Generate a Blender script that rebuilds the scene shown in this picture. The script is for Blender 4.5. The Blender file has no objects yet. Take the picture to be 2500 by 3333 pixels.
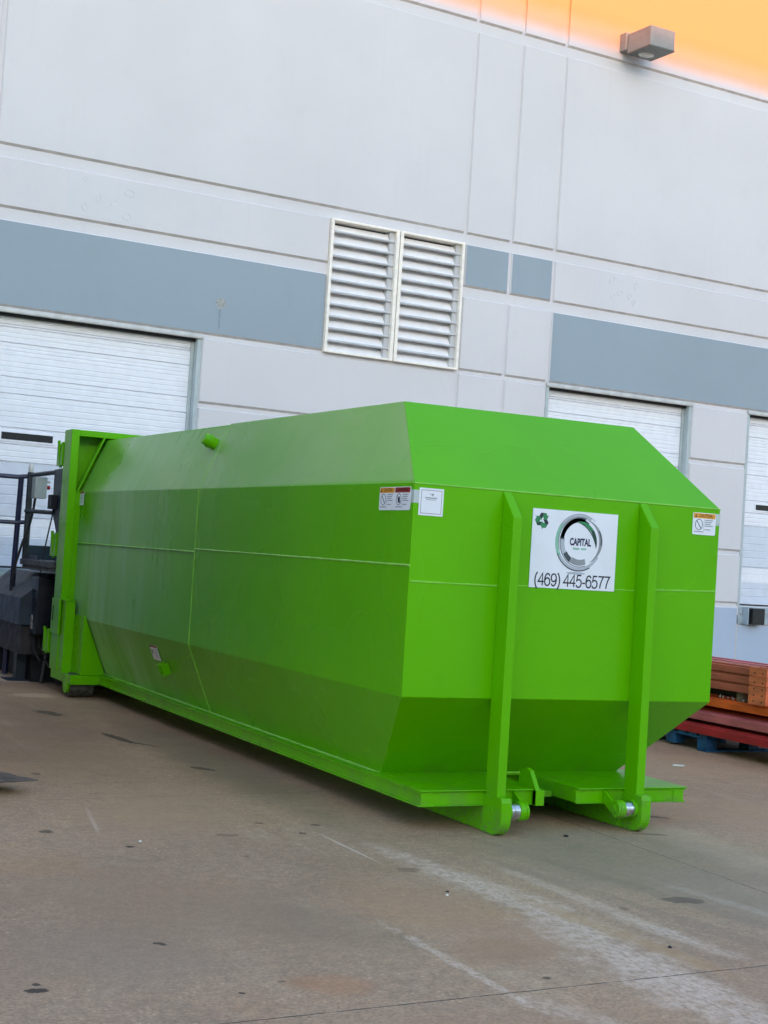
import bpy, bmesh, math, random
from mathutils import Vector, Matrix
R = math.radians
random.seed(7)
S = bpy.context.scene
COL = S.collection
# ------------------------------------------------------------------ camera
cam = bpy.data.objects.new('camera', bpy.data.cameras.new('camera'))
COL.objects.link(cam)
CR, CU, CF = (0.8956968, -0.4402799, 0.0622959), (-0.0692729, 0.0002241, 0.9975977), (0.4392362, 0.8978605, 0.0302988)
cam.matrix_world = Matrix(((CR[0], CU[0], -CF[0], -5.57661), (CR[1], CU[1], -CF[1], -8.48793), (CR[2], CU[2], -CF[2], 1.73933), (0, 0, 0, 1)))
cam.data.sensor_fit = 'VERTICAL'; cam.data.sensor_height = 36; cam.data.lens = 52.7431
cam.data.clip_start = 0.05; cam.data.clip_end = 3000
S.camera = cam
# ------------------------------------------------------------------ light
WA = 0.0718; WD = 12.3                       # angle and distance of the warehouse wall
WN = Vector((-math.sin(WA), math.cos(WA), 0)) # into the wall
SUN_EL = R(10); SUN_AZ = R(180 + 6)            # azimuth clockwise from +Y
sd = Vector((math.sin(SUN_AZ) * math.cos(SUN_EL), math.cos(SUN_AZ) * math.cos(SUN_EL), math.sin(SUN_EL)))
W = bpy.data.worlds.new('World'); S.world = W; W.use_nodes = True
nt = W.node_tree; bg = nt.nodes['Background']
sky = nt.nodes.new('ShaderNodeTexSky'); sky.sky_type = 'NISHITA'; sky.sun_disc = False
sky.sun_elevation = SUN_EL; sky.sun_rotation = SUN_AZ; sky.air_density = 1.1; sky.dust_density = 1.0; sky.ozone_density = 1.7
nt.links.new(sky.outputs[0], bg.inputs[0]); bg.inputs[1].default_value = 0.15
sl = bpy.data.lights.new('sun', 'SUN'); sl.energy = 2.0; sl.angle = R(0.5); sl.color = (1, 0.33, 0.14)
so = bpy.data.objects.new('sun', sl); COL.objects.link(so); so.rotation_euler = sd.to_track_quat('Z', 'Y').to_euler()
S.view_settings.view_transform = 'Standard'; S.view_settings.look = 'None'; S.view_settings.gamma = 1
S.view_settings.exposure = 2.04
S.render.engine = 'CYCLES'
S.cycles.max_bounces = 8; S.cycles.diffuse_bounces = 4

# ------------------------------------------------------------------ materials
def newmat(name):
    m = bpy.data.materials.new(name); m.use_nodes = True
    return m, m.node_tree, m.node_tree.nodes['Principled BSDF']
def N(t, typ, **kw):
    n = t.nodes.new(typ)
    for k, v in kw.items():
        if k.startswith('i_'):
            key = k[2:]; key = int(key) if key.isdigit() else key
            n.inputs[key].default_value = v
        else: setattr(n, k, v)
    return n
def L(t, a, b): t.links.new(a, b)
def noise(t, co, scale, detail=4, rough=.55, dist=0):
    n = N(t, 'ShaderNodeTexNoise'); n.inputs['Scale'].default_value = scale; n.inputs['Detail'].default_value = detail
    n.inputs['Roughness'].default_value = rough; n.inputs['Distortion'].default_value = dist
    if co is not None: L(t, co, n.inputs['Vector'])
    return n.outputs['Fac']
def mapr(t, v, a, b, c=0., d=1.):
    n = N(t, 'ShaderNodeMapRange'); n.inputs[1].default_value = a; n.inputs[2].default_value = b; n.inputs[3].default_value = c; n.inputs[4].default_value = d
    n.interpolation_type = 'SMOOTHSTEP'
    L(t, v, n.inputs[0]); return n.outputs[0]
def mixc(t, f, a, b, mode='MIX'):
    n = N(t, 'ShaderNodeMix'); n.data_type = 'RGBA'; n.blend_type = mode
    for s, v in ((n.inputs[0], f), (n.inputs[6], a), (n.inputs[7], b)):
        if hasattr(v, 'links'): L(t, v, s)
        elif isinstance(v, (int, float)): s.default_value = v
        else: s.default_value = (*v, 1)
    return n.outputs[2]
def mth(t, op, a, b=None, clamp=False):
    n = N(t, 'ShaderNodeMath'); n.operation = op; n.use_clamp = clamp
    for s, v in ((n.inputs[0], a), (n.inputs[1], b)):
        if v is None: continue
        if hasattr(v, 'links'): L(t, v, s)
        else: s.default_value = v
    return n.outputs[0]
def coords(t, loc=(0, 0, 0), rot=(0, 0, 0), sc=(1, 1, 1)):
    c = N(t, 'ShaderNodeTexCoord'); m = N(t, 'ShaderNodeMapping')
    m.inputs[1].default_value = loc; m.inputs[2].default_value = rot; m.inputs[3].default_value = sc
    L(t, c.outputs['Object'], m.inputs[0]); return m.outputs[0]
def bump(t, b, h, strength, dist=.01):
    n = N(t, 'ShaderNodeBump'); n.inputs['Strength'].default_value = strength; n.inputs['Distance'].default_value = dist
    L(t, h, n.inputs['Height']); L(t, n.outputs[0], b.inputs['Normal'])
def simple(name, col, rough=.6, metal=0., var=.12, scale=6., bmp=0., bscale=60., coat=0.):
    m, t, b = newmat(name)
    co = coords(t)
    f = noise(t, co, scale)
    c2 = tuple(max(0, x * (1 - var)) for x in col); c1 = tuple(min(1, x * (1 + var)) for x in col)
    L(t, mixc(t, mapr(t, f, .3, .7), c2, c1), b.inputs['Base Color'])
    L(t, mapr(t, noise(t, co, scale * 2.3), .3, .7, max(.03, rough * .85), min(1, rough * 1.15)), b.inputs['Roughness'])
    b.inputs['Metallic'].default_value = metal
    if coat: b.inputs['Coat Weight'].default_value = coat; b.inputs['Coat Roughness'].default_value = .15
    if bmp: bump(t, b, noise(t, co, bscale, 3), bmp, .004)
    return m

def wall_paint(name, col, stain=True):
    m, t, b = newmat(name)
    co = coords(t)
    big = noise(t, co, .45, 3, .5); mid = noise(t, co, 2.2, 5, .6)
    c = mixc(t, mapr(t, big, .35, .65), tuple(x * .955 for x in col), col)
    c = mixc(t, mapr(t, mid, .52, .78, 0, .35), c, tuple(x * .9 for x in col))
    st = noise(t, coords(t, sc=(9, 9, .35)), 1.0, 4, .6)       # rain runs
    c = mixc(t, mapr(t, st, .56, .8, 0, .22), c, tuple(x * y for x, y in zip(col, (.82, .82, .80))))
    fine = noise(t, co, 90, 3)
    L(t, c, b.inputs['Base Color']); b.inputs['Roughness'].default_value = .75
    h = mth(t, 'ADD', mth(t, 'MULTIPLY', fine, .4), noise(t, co, 6, 5, .6))
    bump(t, b, h, .22, .012)
    return m
M = {}
M['wall'] = wall_paint('wall_paint', (.685, .665, .69))
M['grime_shade'] = simple('groove_shade_paint', (.56, .53, .53), .8, var=.1)  # downward chamfers coloured darker to deepen their shade
M['patch'] = wall_paint('repaired_wall_paint', (.675, .668, .70))
M['blue'] = wall_paint('blue_grey_paint', (.31, .375, .435))
M['yellow'] = wall_paint('sun_yellow_paint', (.60, .32, .125))
def sun_glow_paint():
    # low sunlight painted into the wall colour, fading out at its lower edge
    m, t, b = newmat('painted_sun_glow')
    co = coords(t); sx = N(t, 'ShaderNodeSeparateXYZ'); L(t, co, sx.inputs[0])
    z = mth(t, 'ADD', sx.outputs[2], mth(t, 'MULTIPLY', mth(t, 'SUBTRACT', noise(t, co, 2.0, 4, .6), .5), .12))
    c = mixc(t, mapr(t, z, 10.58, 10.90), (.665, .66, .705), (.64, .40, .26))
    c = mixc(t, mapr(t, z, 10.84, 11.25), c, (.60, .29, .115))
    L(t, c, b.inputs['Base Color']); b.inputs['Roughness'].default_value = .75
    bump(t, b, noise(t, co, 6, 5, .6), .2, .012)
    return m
M['yellow'] = sun_glow_paint()
M['plinth'] = wall_paint('pale_blue_plinth_paint', (.43, .51, .64))
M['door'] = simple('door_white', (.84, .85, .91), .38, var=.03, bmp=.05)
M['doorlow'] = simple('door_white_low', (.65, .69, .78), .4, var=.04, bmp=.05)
M['jamb'] = simple('jamb_paint', (.44, .50, .52), .5, var=.06)
M['flash'] = simple('steel_angle', (.58, .58, .58), .35, .2, var=.1)
M['cream'] = simple('cream_frame', (.94, .87, .79), .5, var=.05, scale=12)
M['slat'] = simple('louvre_aluminium', (.56, .56, .58), .35, .0, var=.08, scale=4)  # gutters toned darker than the faces, shading under each blade put in
M['slatface'] = simple('louvre_backing', (.90, .88, .90), .5, 0, var=.04)
M['dark'] = simple('dark_gap', (.03, .03, .03), .8)
M['rubber'] = simple('black_rubber', (.012, .013, .015), .6, bmp=.1)
M['glassdark'] = simple('dark_window', (.015, .013, .013), .12, var=.2)
M['seal'] = simple('dock_seal', (.03, .035, .05), .7)
M['dockplate'] = simple('dock_leveller', (.35, .42, .46), .5, var=.15, scale=3)
M['lamp'] = simple('lamp_housing', (.30, .28, .27), .45, 0, var=.06)
M['lampdark'] = simple('lamp_underside', (.12, .12, .10), .4)
M['lens'] = simple('lamp_lens', (.55, .55, .50), .2)
M['navy'] = simple('navy_enamel', (.003, .004, .015), .4, var=.2)
M['machine'] = simple('machine_grey_blue', (.016, .031, .052), .45, var=.3, scale=3, bmp=.1, bscale=20)
M['machinetop'] = simple('machine_dusty_top', (.075, .08, .09), .7, var=.25, scale=5)
M['machinedark'] = simple('machine_black', (.006, .008, .014), .6, var=.3)
M['rust'] = simple('dull_brown_steel', (.024, .022, .027), .6, .1, var=.35, scale=4)
M['railnavy'] = simple('rail_navy', (.012, .018, .060), .35, var=.2)
M['pipegrey'] = simple('pipe_grey', (.04, .05, .06), .4, .2, var=.3)
M['switch'] = simple('switch_grey', (.42, .46, .44), .4, var=.05)
M['redbtn'] = simple('red_button', (.45, .02, .03), .3)
M['padlock'] = simple('padlock', (.5, .5, .5), .3, .5)
M['white'] = simple('sticker_white', (.83, .84, .90), .35, var=.02)
M['tape'] = simple('grey_tape', (.50, .56, .55), .3, var=.05)
M['ink'] = simple('ink_black', (.010, .014, .03), .35)
M['navyink'] = simple('ink_navy', (.018, .02, .08), .35)
M['greyink'] = simple('ink_grey', (.28, .30, .32), .4)
M['lightink'] = simple('ink_light_grey', (.45, .49, .55), .4)
M['darkgrey'] = simple('ink_dark_grey', (.05, .07, .08), .4)
M['greenink'] = simple('ink_green', (.03, .24, .09), .4)
M['darkgreen'] = simple('ink_dark_green', (.01, .06, .04), .4)
M['palegreen'] = simple('ink_pale_green', (.25, .50, .38), .4)
M['orangeink'] = simple('ink_orange', (.75, .32, .02), .4)
M['redink'] = simple('ink_red', (.33, .035, .02), .4)
M['steel'] = simple('worn_steel', (.62, .62, .62), .22, 1., var=.35, scale=30)
M['roller'] = simple('ground_roller_steel', (.075, .08, .07), .7, .3, var=.4, scale=20, bmp=.2)
M['pallet'] = simple('pallet_blue', (.008, .085, .21), .65, var=.4, scale=9, bmp=.3)
M['wood'] = simple('grey_wood', (.16, .12, .09), .8, var=.3, scale=12, bmp=.3)
M['paper'] = simple('scrap_white', (.7, .68, .62), .7)
M['scrap'] = simple('scrap_black', (.02, .018, .016), .7)
def steelpaint(name, col, rust=.35):
    m, t, b = newmat(name)
    co = coords(t)
    f = noise(t, coords(t, sc=(1, .25, 1)), 9, 5, .6)
    c = mixc(t, mapr(t, f, .35, .7), tuple(x * .75 for x in col), tuple(min(1, x * 1.15) for x in col))
    c = mixc(t, mapr(t, noise(t, co, 14, 6, .7), .60, .72, 0, rust), c, (.05, .025, .02))
    L(t, c, b.inputs['Base Color']); b.inputs['Roughness'].default_value = .5
    bump(t, b, f, .1, .004)
    return m
M['beamred'] = steelpaint('beam_red_paint', (.50, .018, .026))
M['beampink'] = steelpaint('beam_faded_red_paint', (.62, .15, .16))
M['beamorange'] = steelpaint('beam_orange_paint', (.85, .13, .010))
M['beambrown'] = steelpaint('beam_brown_red_paint', (.50, .115, .065))
M['plateorange'] = steelpaint('end_plate_orange', (.85, .21, .085))

# green tank paint: glossy coat, pale reflections painted in, fresh patch by the rear corner
def green(name, painted_sheen=False):
    m, t, b = newmat(name)
    co = coords(t)
    big = noise(t, co, .8, 3, .5)
    c = mixc(t, mapr(t, big, .3, .7), (.112, .445, .0), (.124, .48, .0))
    rough = mapr(t, noise(t, co, 1.2, 1, .4), .3, .7, .25, .31)
    if painted_sheen:
        sx = N(t, 'ShaderNodeSeparateXYZ'); L(t, co, sx.inputs[0])
        wob = noise(t, coords(t, sc=(1, 1, .25)), 1.6, 3, .5)
        yy = mth(t, 'ADD', sx.outputs[1], mth(t, 'MULTIPLY', mth(t, 'SUBTRACT', wob, .5), 3.0))
        sheen = mapr(t, yy, 4.2, 7.6)  # reflection of the bright wall painted in as paler green towards the rear
        streak = mapr(t, noise(t, coords(t, sc=(1, 2.2, .3)), 2.2, 4, .55), .3, .7, .35, 1)
        sheen = mth(t, 'MULTIPLY', sheen, streak)
        vs_ = N(t, 'ShaderNodeVectorMath'); vs_.operation = 'DISTANCE'; L(t, co, vs_.inputs[0]); vs_.inputs[1].default_value = (-1.1, 7.95, 2.62)
        fresh = mapr(t, mth(t, 'ADD', vs_.outputs['Value'], mth(t, 'MULTIPLY', mth(t, 'SUBTRACT', noise(t, co, 3, 3), .5), .8)), .55, 1.05)
        sheen = mth(t, 'MULTIPLY', sheen, fresh)
        up = mth(t, 'MULTIPLY', mapr(t, sx.outputs[2], 2.235, 2.26), mapr(t, sx.outputs[0], -.955, -.962))  # pale reflected sheen painted onto the upper left slope
        up = mth(t, 'MULTIPLY', up, mapr(t, mth(t, 'SUBTRACT', sx.outputs[1], mth(t, 'MULTIPLY', mth(t, 'SUBTRACT', sx.outputs[2], 2.227), 1.2345)), .004, .012))
        up = mth(t, 'MULTIPLY', up, mth(t, 'ADD', .45, mth(t, 'MULTIPLY', fresh, .55)))
        up = mth(t, 'MULTIPLY', up, mapr(t, noise(t, coords(t, sc=(1, .5, 1)), 1.4, 4, .55), .3, .7, .24, .40))
        c = mixc(t, up, c, (.50, .56, .34))
        c = mixc(t, mth(t, 'MULTIPLY', sheen, .66), c, (.46, .72, .40))
        rough = mth(t, 'ADD', rough, mth(t, 'MULTIPLY', sheen, .10))
    L(t, c, b.inputs['Base Color']); L(t, rough, b.inputs['Roughness'])
    b.inputs['Specular IOR Level'].default_value = .22
    # scuffs and paint chips low on the frame, faint run-down dirt everywhere
    s2 = N(t, 'ShaderNodeSeparateXYZ'); L(t, co, s2.inputs[0])
    low = mapr(t, s2.outputs[2], .75, .15)
    chip = mapr(t, noise(t, co, 22, 5, .75), .66, .69)
    c = mixc(t, mth(t, 'MULTIPLY', mth(t, 'MULTIPLY', chip, low), .8), c, (.03, .035, .02))
    scr = mth(t, 'MULTIPLY', mapr(t, noise(t, coords(t, sc=(6, 6, 20)), 3, 6, .75), .54, .60), mapr(t, s2.outputs[2], .13, .02))
    c = mixc(t, mth(t, 'MULTIPLY', scr, .8), c, (.16, .15, .14))
    run = mapr(t, noise(t, coords(t, sc=(3, 3, .5)), 1.3, 2, .5), .5, .8, 0, .14)
    c = mixc(t, run, c, (.09, .36, .01))
    grime_shade = mth(t, 'MULTIPLY', mapr(t, noise(t, co, 3.5, 6, .7), .45, .7), mapr(t, s2.outputs[2], .55, .05, 0, .5))
    c = mixc(t, grime_shade, c, (.13, .20, .06))
    L(t, c, b.inputs['Base Color'])
    # gentle oil-canning of the plate
    bump(t, b, noise(t, co, 1.1, 1, .3), .16, .02)
    return m
M['tank'] = green('tank_green', True)
M['green'] = green('frame_green')
M['bead'] = simple('weld_green', (.24, .62, .06), .35, var=.1)

# concrete yard
def concrete():
    m, t, b = newmat('yard_concrete')
    co = coords(t)
    wob = noise(t, co, 1.7, 4, .6)
    big = noise(t, co, .33, 4, .55); mid = noise(t, co, 1.4, 6, .62)
    c = mixc(t, mapr(t, big, .35, .65), (.165, .138, .122), (.215, .183, .158))
    c = mixc(t, mapr(t, mid, .35, .7, 0, .6), c, (.185, .168, .158))
    tn = noise(t, coords(t, (3, 9, 0)), .8, 5, .6)
    c = mixc(t, mapr(t, tn, .52, .72, 0, .6), c, (.225, .172, .125))
    # drag direction streaks running along the container
    stk = noise(t, coords(t, rot=(0, 0, .06), sc=(5, .55, 1)), 1.1, 6, .65)
    c = mixc(t, mapr(t, stk, .55, .75, 0, .35), c, (.27, .255, .25))
    c = mixc(t, mapr(t, stk, .42, .25, 0, .35), c, (.13, .118, .108))
    fine = noise(t, co, 55, 5, .75); fine2 = noise(t, co, 16, 5, .7)
    c = mixc(t, .42, c, mixc(t, mapr(t, fine, .34, .66), (.22, .22, .22), (.80, .79, .78)), 'OVERLAY')
    c = mixc(t, .30, c, mixc(t, mapr(t, fine2, .32, .68), (.30, .30, .31), (.72, .70, .67)), 'OVERLAY')
    c = mixc(t, mapr(t, noise(t, coords(t, (7, 2, 0)), 4.5, 6, .7), .53, .70, 0, .5), c, (.235, .215, .20))
    c = mixc(t, mapr(t, noise(t, coords(t, (1, 5, 0)), 3.2, 6, .7), .53, .72, 0, .5), c, (.120, .104, .092))
    v = N(t, 'ShaderNodeTexVoronoi'); v.inputs['Scale'].default_value = 26; L(t, co, v.inputs['Vector'])
    sep = N(t, 'ShaderNodeSeparateColor'); L(t, v.outputs['Color'], sep.inputs[0])
    peb = mth(t, 'MULTIPLY', mapr(t, v.outputs['Distance'], .28, .12), mapr(t, sep.outputs[0], .86, .9))
    c = mixc(t, mth(t, 'MULTIPLY', peb, .55), c, (.34, .31, .27))
    pit = mth(t, 'MULTIPLY', mapr(t, v.outputs['Distance'], .22, .1), mapr(t, sep.outputs[1], .93, .95))
    c = mixc(t, mth(t, 'MULTIPLY', pit, .7), c, (.06, .05, .045))
    def blob(c, x, y, rx, ry, rot, col, amt, soft=.6, ns=3., na=.9, grain=0.):
        # ellipse whose rim is broken by noise
        cc = N(t, 'ShaderNodeTexCoord'); vs = N(t, 'ShaderNodeVectorMath'); vs.operation = 'SUBTRACT'
        L(t, cc.outputs['Object'], vs.inputs[0]); vs.inputs[1].default_value = (x, y, 0)
        mp = N(t, 'ShaderNodeMapping'); mp.vector_type = 'POINT'; mp.inputs[2].default_value = (0, 0, -rot)
        L(t, vs.outputs[0], mp.inputs[0])
        m2 = N(t, 'ShaderNodeVectorMath'); m2.operation = 'MULTIPLY'; m2.inputs[1].default_value = (1 / rx, 1 / ry, 0)
        L(t, mp.outputs[0], m2.inputs[0])
        ln = N(t, 'ShaderNodeVectorMath'); ln.operation = 'LENGTH'; L(t, m2.outputs[0], ln.inputs[0])
        nn = noise(t, coords(t, (x, y, 0)), ns, 5, .65)
        d = mth(t, 'ADD', ln.outputs['Value'], mth(t, 'MULTIPLY', mth(t, 'SUBTRACT', nn, .5), na * 2))
        f = mapr(t, d, 1 + soft * .5, 1 - soft * .5, 0, amt)
        if grain: f = mth(t, 'MULTIPLY', f, mapr(t, noise(t, coords(t, sc=(1.6, .8, 1)), 20, 6, .8), .38, .6, 1 - grain * 1.6 if grain < .6 else 0, 1))
        return mixc(t, f, c, col)
    PALE = (.34, .345, .38); 
    # pale scrape marks left by the container's rollers
    c = blob(c, -1.37, -1.75, .13, 1.15, R(5), PALE, .75, .9, 5, 1.3, .55)
    c = blob(c, -1.47, -2.95, .13, .75, R(6), PALE, .85, .9, 5, 1.3, .55)
    c = blob(c, -1.55, -3.9, .14, .9, R(6), PALE, .75, .9, 5, 1.3, .55)
    c = blob(c, -1.0, -1.9, .05, .9, R(2), PALE, .45, .9, 6, 1.3, .55)
    c = blob(c, -.98, -2.6, .07, .5, R(8), PALE, .4, .9, 5, .9, .5)
    c = blob(c, -2.30, -2.8, .028, .6, R(0), PALE, .7, .7, 9, 1.8, .6)
    c = blob(c, -2.2, -3.5, .08, .25, R(20), PALE, .6, .9, 6, 1.2, .6)
    c = blob(c, -.2, -2.2, .05, .7, R(8), PALE, .6, .9, 5, 1, .5)
    c = blob(c, .75, -.3, .22, 1.2, R(-4), (.30, .275, .265), .55, 1, 3, .9, .3)
    c = blob(c, -1.7, -.35, .012, .42, R(0), PALE, .7, .6, 4, .5, .2)
    c = blob(c, -2.97, .7, .015, .42, R(-10), PALE, .5, .6, 4, .5, .2)
    c = blob(c, -1.66, 7.9, .22, .22, 0, (.37, .34, .34), .7, 1, 3, .9, .3)
    c = blob(c, -1.5, 9.9, .5, .5, 0, (.33, .36, .42), .6, 1, 3, .6, .2)
    c = blob(c, -1.25, -2.45, .07, .75, R(6), (.21, .165, .11), .6, .9, 3, .7)
    # tyre-darkened grey area in front of the hook
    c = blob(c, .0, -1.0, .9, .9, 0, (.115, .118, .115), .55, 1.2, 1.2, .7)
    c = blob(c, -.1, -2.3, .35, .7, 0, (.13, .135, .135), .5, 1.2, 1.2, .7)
    c = blob(c, -1.35, 3.2, .28, 2.6, R(-1), (.095, .09, .088), .6, 1.2, 1.2, .6)  # soft shade along the container side painted into the concrete
    for x, y, rx, ry, ro, cl, am in ((-3.2, -1.4, .5, .9, .5, (.150, .122, .100), .5), (-2.5, .9, .45, .8, -.4, (.205, .175, .150), .5), (-3.7, -2.3, .5, .5, 0, (.145, .128, .118), .45),
            (-2.6, 3.6, .5, 1.4, 0, (.14, .112, .088), .5), (-2.1, 5.6, .4, 1.6, 0, (.12, .10, .088), .5), (1.9, .4, .6, 1.2, .2, (.205, .17, .145), .5), (2.9, 2.9, .9, .9, 0, (.21, .175, .15), .5),
            (-2.9, -3.9, .8, .35, .2, (.20, .155, .12), .5), (-1.9, -1.9, .35, .7, .1, (.20, .15, .11), .5), (-.3, -3.4, .8, .35, .1, (.20, .165, .145), .5), (-2.6, -2.0, .3, .5, 0, (.13, .112, .10), .35)):
        c = blob(c, x, y, rx, ry, ro, cl, am, 1.3, 1.6, .8)
    for x, y, ro in ((-.75, -2.3, .17), (-.42, -2.2, .17)):          # faint tyre marks
        c = blob(c, x, y, .07, 1.9, ro, (.10, .095, .09), .35, .8, 5, .6, .4)
    # rusty and oily stains
    c = blob(c, -2.96, -2.93, .16, .13, R(-30), (.22, .125, .075), .45, .8, 4, .7)
    c = blob(c, -2.0, -2.65, .25, .2, R(20), (.17, .125, .095), .5, 1, 3, .7)
    OIL = (.022, .02, .02)
    for x, y, rx, ry, rot, a in ((-4.12, -2.74, .05, .028, 0, .95), (-4.10, -2.66, .018, .02, 0, .9), (-3.45, -2.19, .022, .03, .6, .9),
            (-3.36, -2.96, .014, .014, 0, .9), (-2.98, -.15, .03, .022, 0, .9), (-3.15, -2.85, .018, .012, 0, .55), (-3.34, .35, .04, .05, 0, .7),
            (-2.02, -3.07, .022, .018, 0, .8), (-.45, -1.94, .07, .12, 1.2, .55), (-.9, -2.05, .03, .04, 0, .4), (.02, -2.15, .02, .05, 1, .6),
            (-1.62, -1.0, .07, .06, 0, .35), (-1.9, 6.3, .09, .25, .2, .7), (-1.72, 4.45, .05, .35, .12, .85), (-1.62, 4.1, .03, .25, .5, .7),
            (-1.55, 2.7, .05, .12, .6, .7), (-1.8, .1, .025, .03, 0, .7), (-1.95, .45, .03, .03, 0, .55), (-1.6, .35, .03, .03, 0, .7), (-2.3, .1, .07, .05, 0, .35),
            (-2.9, 2.5, .03, .05, 0, .6), (-3.35, 4.0, .06, .1, 0, .5), (-2.4, -.5, .015, .015, 0, .7), (1.05, .35, .05, .12, .9, .6), (1.9, 1.2, .04, .08, 1, .6), (.6, -.25, .03, .12, 1.2, .5)):
        c = blob(c, x, y, rx, ry, rot, OIL, a, .22, 26 if rx < .06 else 9, 1.0)
    # sawn joints
    sx = N(t, 'ShaderNodeSeparateXYZ'); L(t, co, sx.inputs[0])
    jn = mth(t, 'MULTIPLY', mth(t, 'SUBTRACT', noise(t, co, 9, 3), .5), .018)
    def joint(ax, slope, off, w, amt):
        a, b_ = (sx.outputs[1], sx.outputs[0]) if ax == 'y' else (sx.outputs[0], sx.outputs[1])
        e = mth(t, 'ABSOLUTE', mth(t, 'ADD', mth(t, 'SUBTRACT', mth(t, 'SUBTRACT', a, off), mth(t, 'MULTIPLY', b_, slope)), jn))
        core = mapr(t, e, w, w * .45, 0, 1)
        brk = mapr(t, noise(t, co, 12, 4, .7), .36, .52, .35, 1)
        rim = mapr(t, mth(t, 'ABSOLUTE', mth(t, 'SUBTRACT', e, w * 2.1)), w * 1.7, 0, 0, .4)
        rim = mth(t, 'MULTIPLY', rim, mapr(t, noise(t, co, 20, 3), .5, .65))
        return mth(t, 'MULTIPLY', mth(t, 'MULTIPLY', core, brk), amt), rim
    js = []
    for a in (('y', .06, -3.085, .0065, .9), ('y', .085, 1.675, .008, .5), ('y', .07, 6.4, .008, .5), ('x', .035, .245, .007, .85), ('x', .03, 4.9, .008, .8), ('x', .03, -4.6, .006, .8)):
        co_, rm = joint(*a); js.append(co_)
        c = mixc(t, rm, c, (.27, .27, .28))
        c = mixc(t, co_, c, (.022, .02, .02))
    c = mixc(t, 1.0, c, (2.28, 1.67, 1.18), 'MULTIPLY')
    L(t, c, b.inputs['Base Color'])
    L(t, mapr(t, mid, .3, .7, .62, .85), b.inputs['Roughness'])
    h = mth(t, 'ADD', mth(t, 'MULTIPLY', fine, .5), mth(t, 'MULTIPLY', fine2, .6))
    h = mth(t, 'SUBTRACT', h, mth(t, 'MULTIPLY', js[0], 1.5))
    bump(t, b, h, .35, .006)
    return m
M['concrete'] = concrete()
M['opposite'] = simple('opposite_wall', (.74, .73, .72), .8)

# ------------------------------------------------------------------ mesh helpers
class MB:
    def __init__(s): s.v = []; s.f = []; s.m = []; s.cur = 0; s.mats = []
    def mat(s, m):
        if m not in s.mats: s.mats.append(m)
        s.cur = s.mats.index(m); return s
    def add(s, vs, fs):
        o = len(s.v); s.v += [tuple(v) for v in vs]
        for f in fs: s.f.append(tuple(i + o for i in f)); s.m.append(s.cur)
        return s
    def box(s, a, b):
        x0, y0, z0 = a; x1, y1, z1 = b
        return s.add([(x0, y0, z0), (x1, y0, z0), (x1, y1, z0), (x0, y1, z0), (x0, y0, z1), (x1, y0, z1), (x1, y1, z1), (x0, y1, z1)],
                     [(0, 3, 2, 1), (4, 5, 6, 7), (0, 1, 5, 4), (1, 2, 6, 5), (2, 3, 7, 6), (3, 0, 4, 7)])
    def prism(s, pr, ax, a, b):
        # profile in the two axes other than ax, extruded from a to b
        n = len(pr)
        def P(q, h): return {'x': (h, q[0], q[1]), 'y': (q[0], h, q[1]), 'z': (q[0], q[1], h)}[ax]
        vs = [P(q, a) for q in pr] + [P(q, b) for q in pr]
        return s.add(vs, [tuple(range(n)), tuple(range(2 * n - 1, n - 1, -1))] + [(i, i + n, (i + 1) % n + n, (i + 1) % n) for i in range(n)])
    def cyl(s, p0, p1, r, n=20, r1=None, caps=True):
        p0 = Vector(p0); p1 = Vector(p1); d = (p1 - p0).normalized(); r1 = r if r1 is None else r1
        a = d.orthogonal().normalized(); b = d.cross(a)
        vs = [p0 + (a * math.cos(q) + b * math.sin(q)) * r for q in [2 * math.pi * i / n for i in range(n)]]
        vs += [p1 + (a * math.cos(q) + b * math.sin(q)) * r1 for q in [2 * math.pi * i / n for i in range(n)]]
        fs = [(i, (i + 1) % n, (i + 1) % n + n, i + n) for i in range(n)]
        if caps: fs += [tuple(range(n - 1, -1, -1)), tuple(range(n, 2 * n))]
        return s.add(vs, fs)
    def tube(s, pts, r, n=8, jit=0.):
        pts = [Vector(p) for p in pts]; rings = []
        for i, p in enumerate(pts):
            d = (pts[min(i + 1, len(pts) - 1)] - pts[max(i - 1, 0)]).normalized()
            a = d.cross(Vector((.13, .31, .94))).normalized(); b = d.cross(a)
            rr = r * (1 + random.uniform(-jit, jit))
            rings += [p + (a * math.cos(2 * math.pi * k / n) + b * math.sin(2 * math.pi * k / n)) * rr for k in range(n)]
        fs = [(i * n + k, i * n + (k + 1) % n, (i + 1) * n + (k + 1) % n, (i + 1) * n + k) for i in range(len(pts) - 1) for k in range(n)]
        fs += [tuple(range(n - 1, -1, -1)), tuple(range((len(pts) - 1) * n, len(pts) * n))]
        return s.add(rings, fs)
    def build(s, name, mat=None, parent=None, bevel=0., smooth=False, loc=None):
        me = bpy.data.meshes.new(name); me.from_pydata(s.v, [], s.f)
        for m in (s.mats or [mat]): me.materials.append(M[m] if isinstance(m, str) else m)
        for p, i in zip(me.polygons, s.m): p.material_index = i
        bm = bmesh.new(); bm.from_mesh(me); bmesh.ops.recalc_face_normals(bm, faces=bm.faces); bm.to_mesh(me); bm.free()
        o = bpy.data.objects.new(name, me); COL.objects.link(o)
        if parent is not None: o.parent = parent
        if loc: o.location = loc
        if smooth:
            for p in me.polygons: p.use_smooth = True
            try: me.set_sharp_from_angle(angle=R(35))
            except Exception: pass
        if bevel:
            b = o.modifiers.new('bevel', 'BEVEL'); b.width = bevel; b.segments = 2; b.limit_method = 'ANGLE'; b.angle_limit = R(25)
        return o
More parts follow.
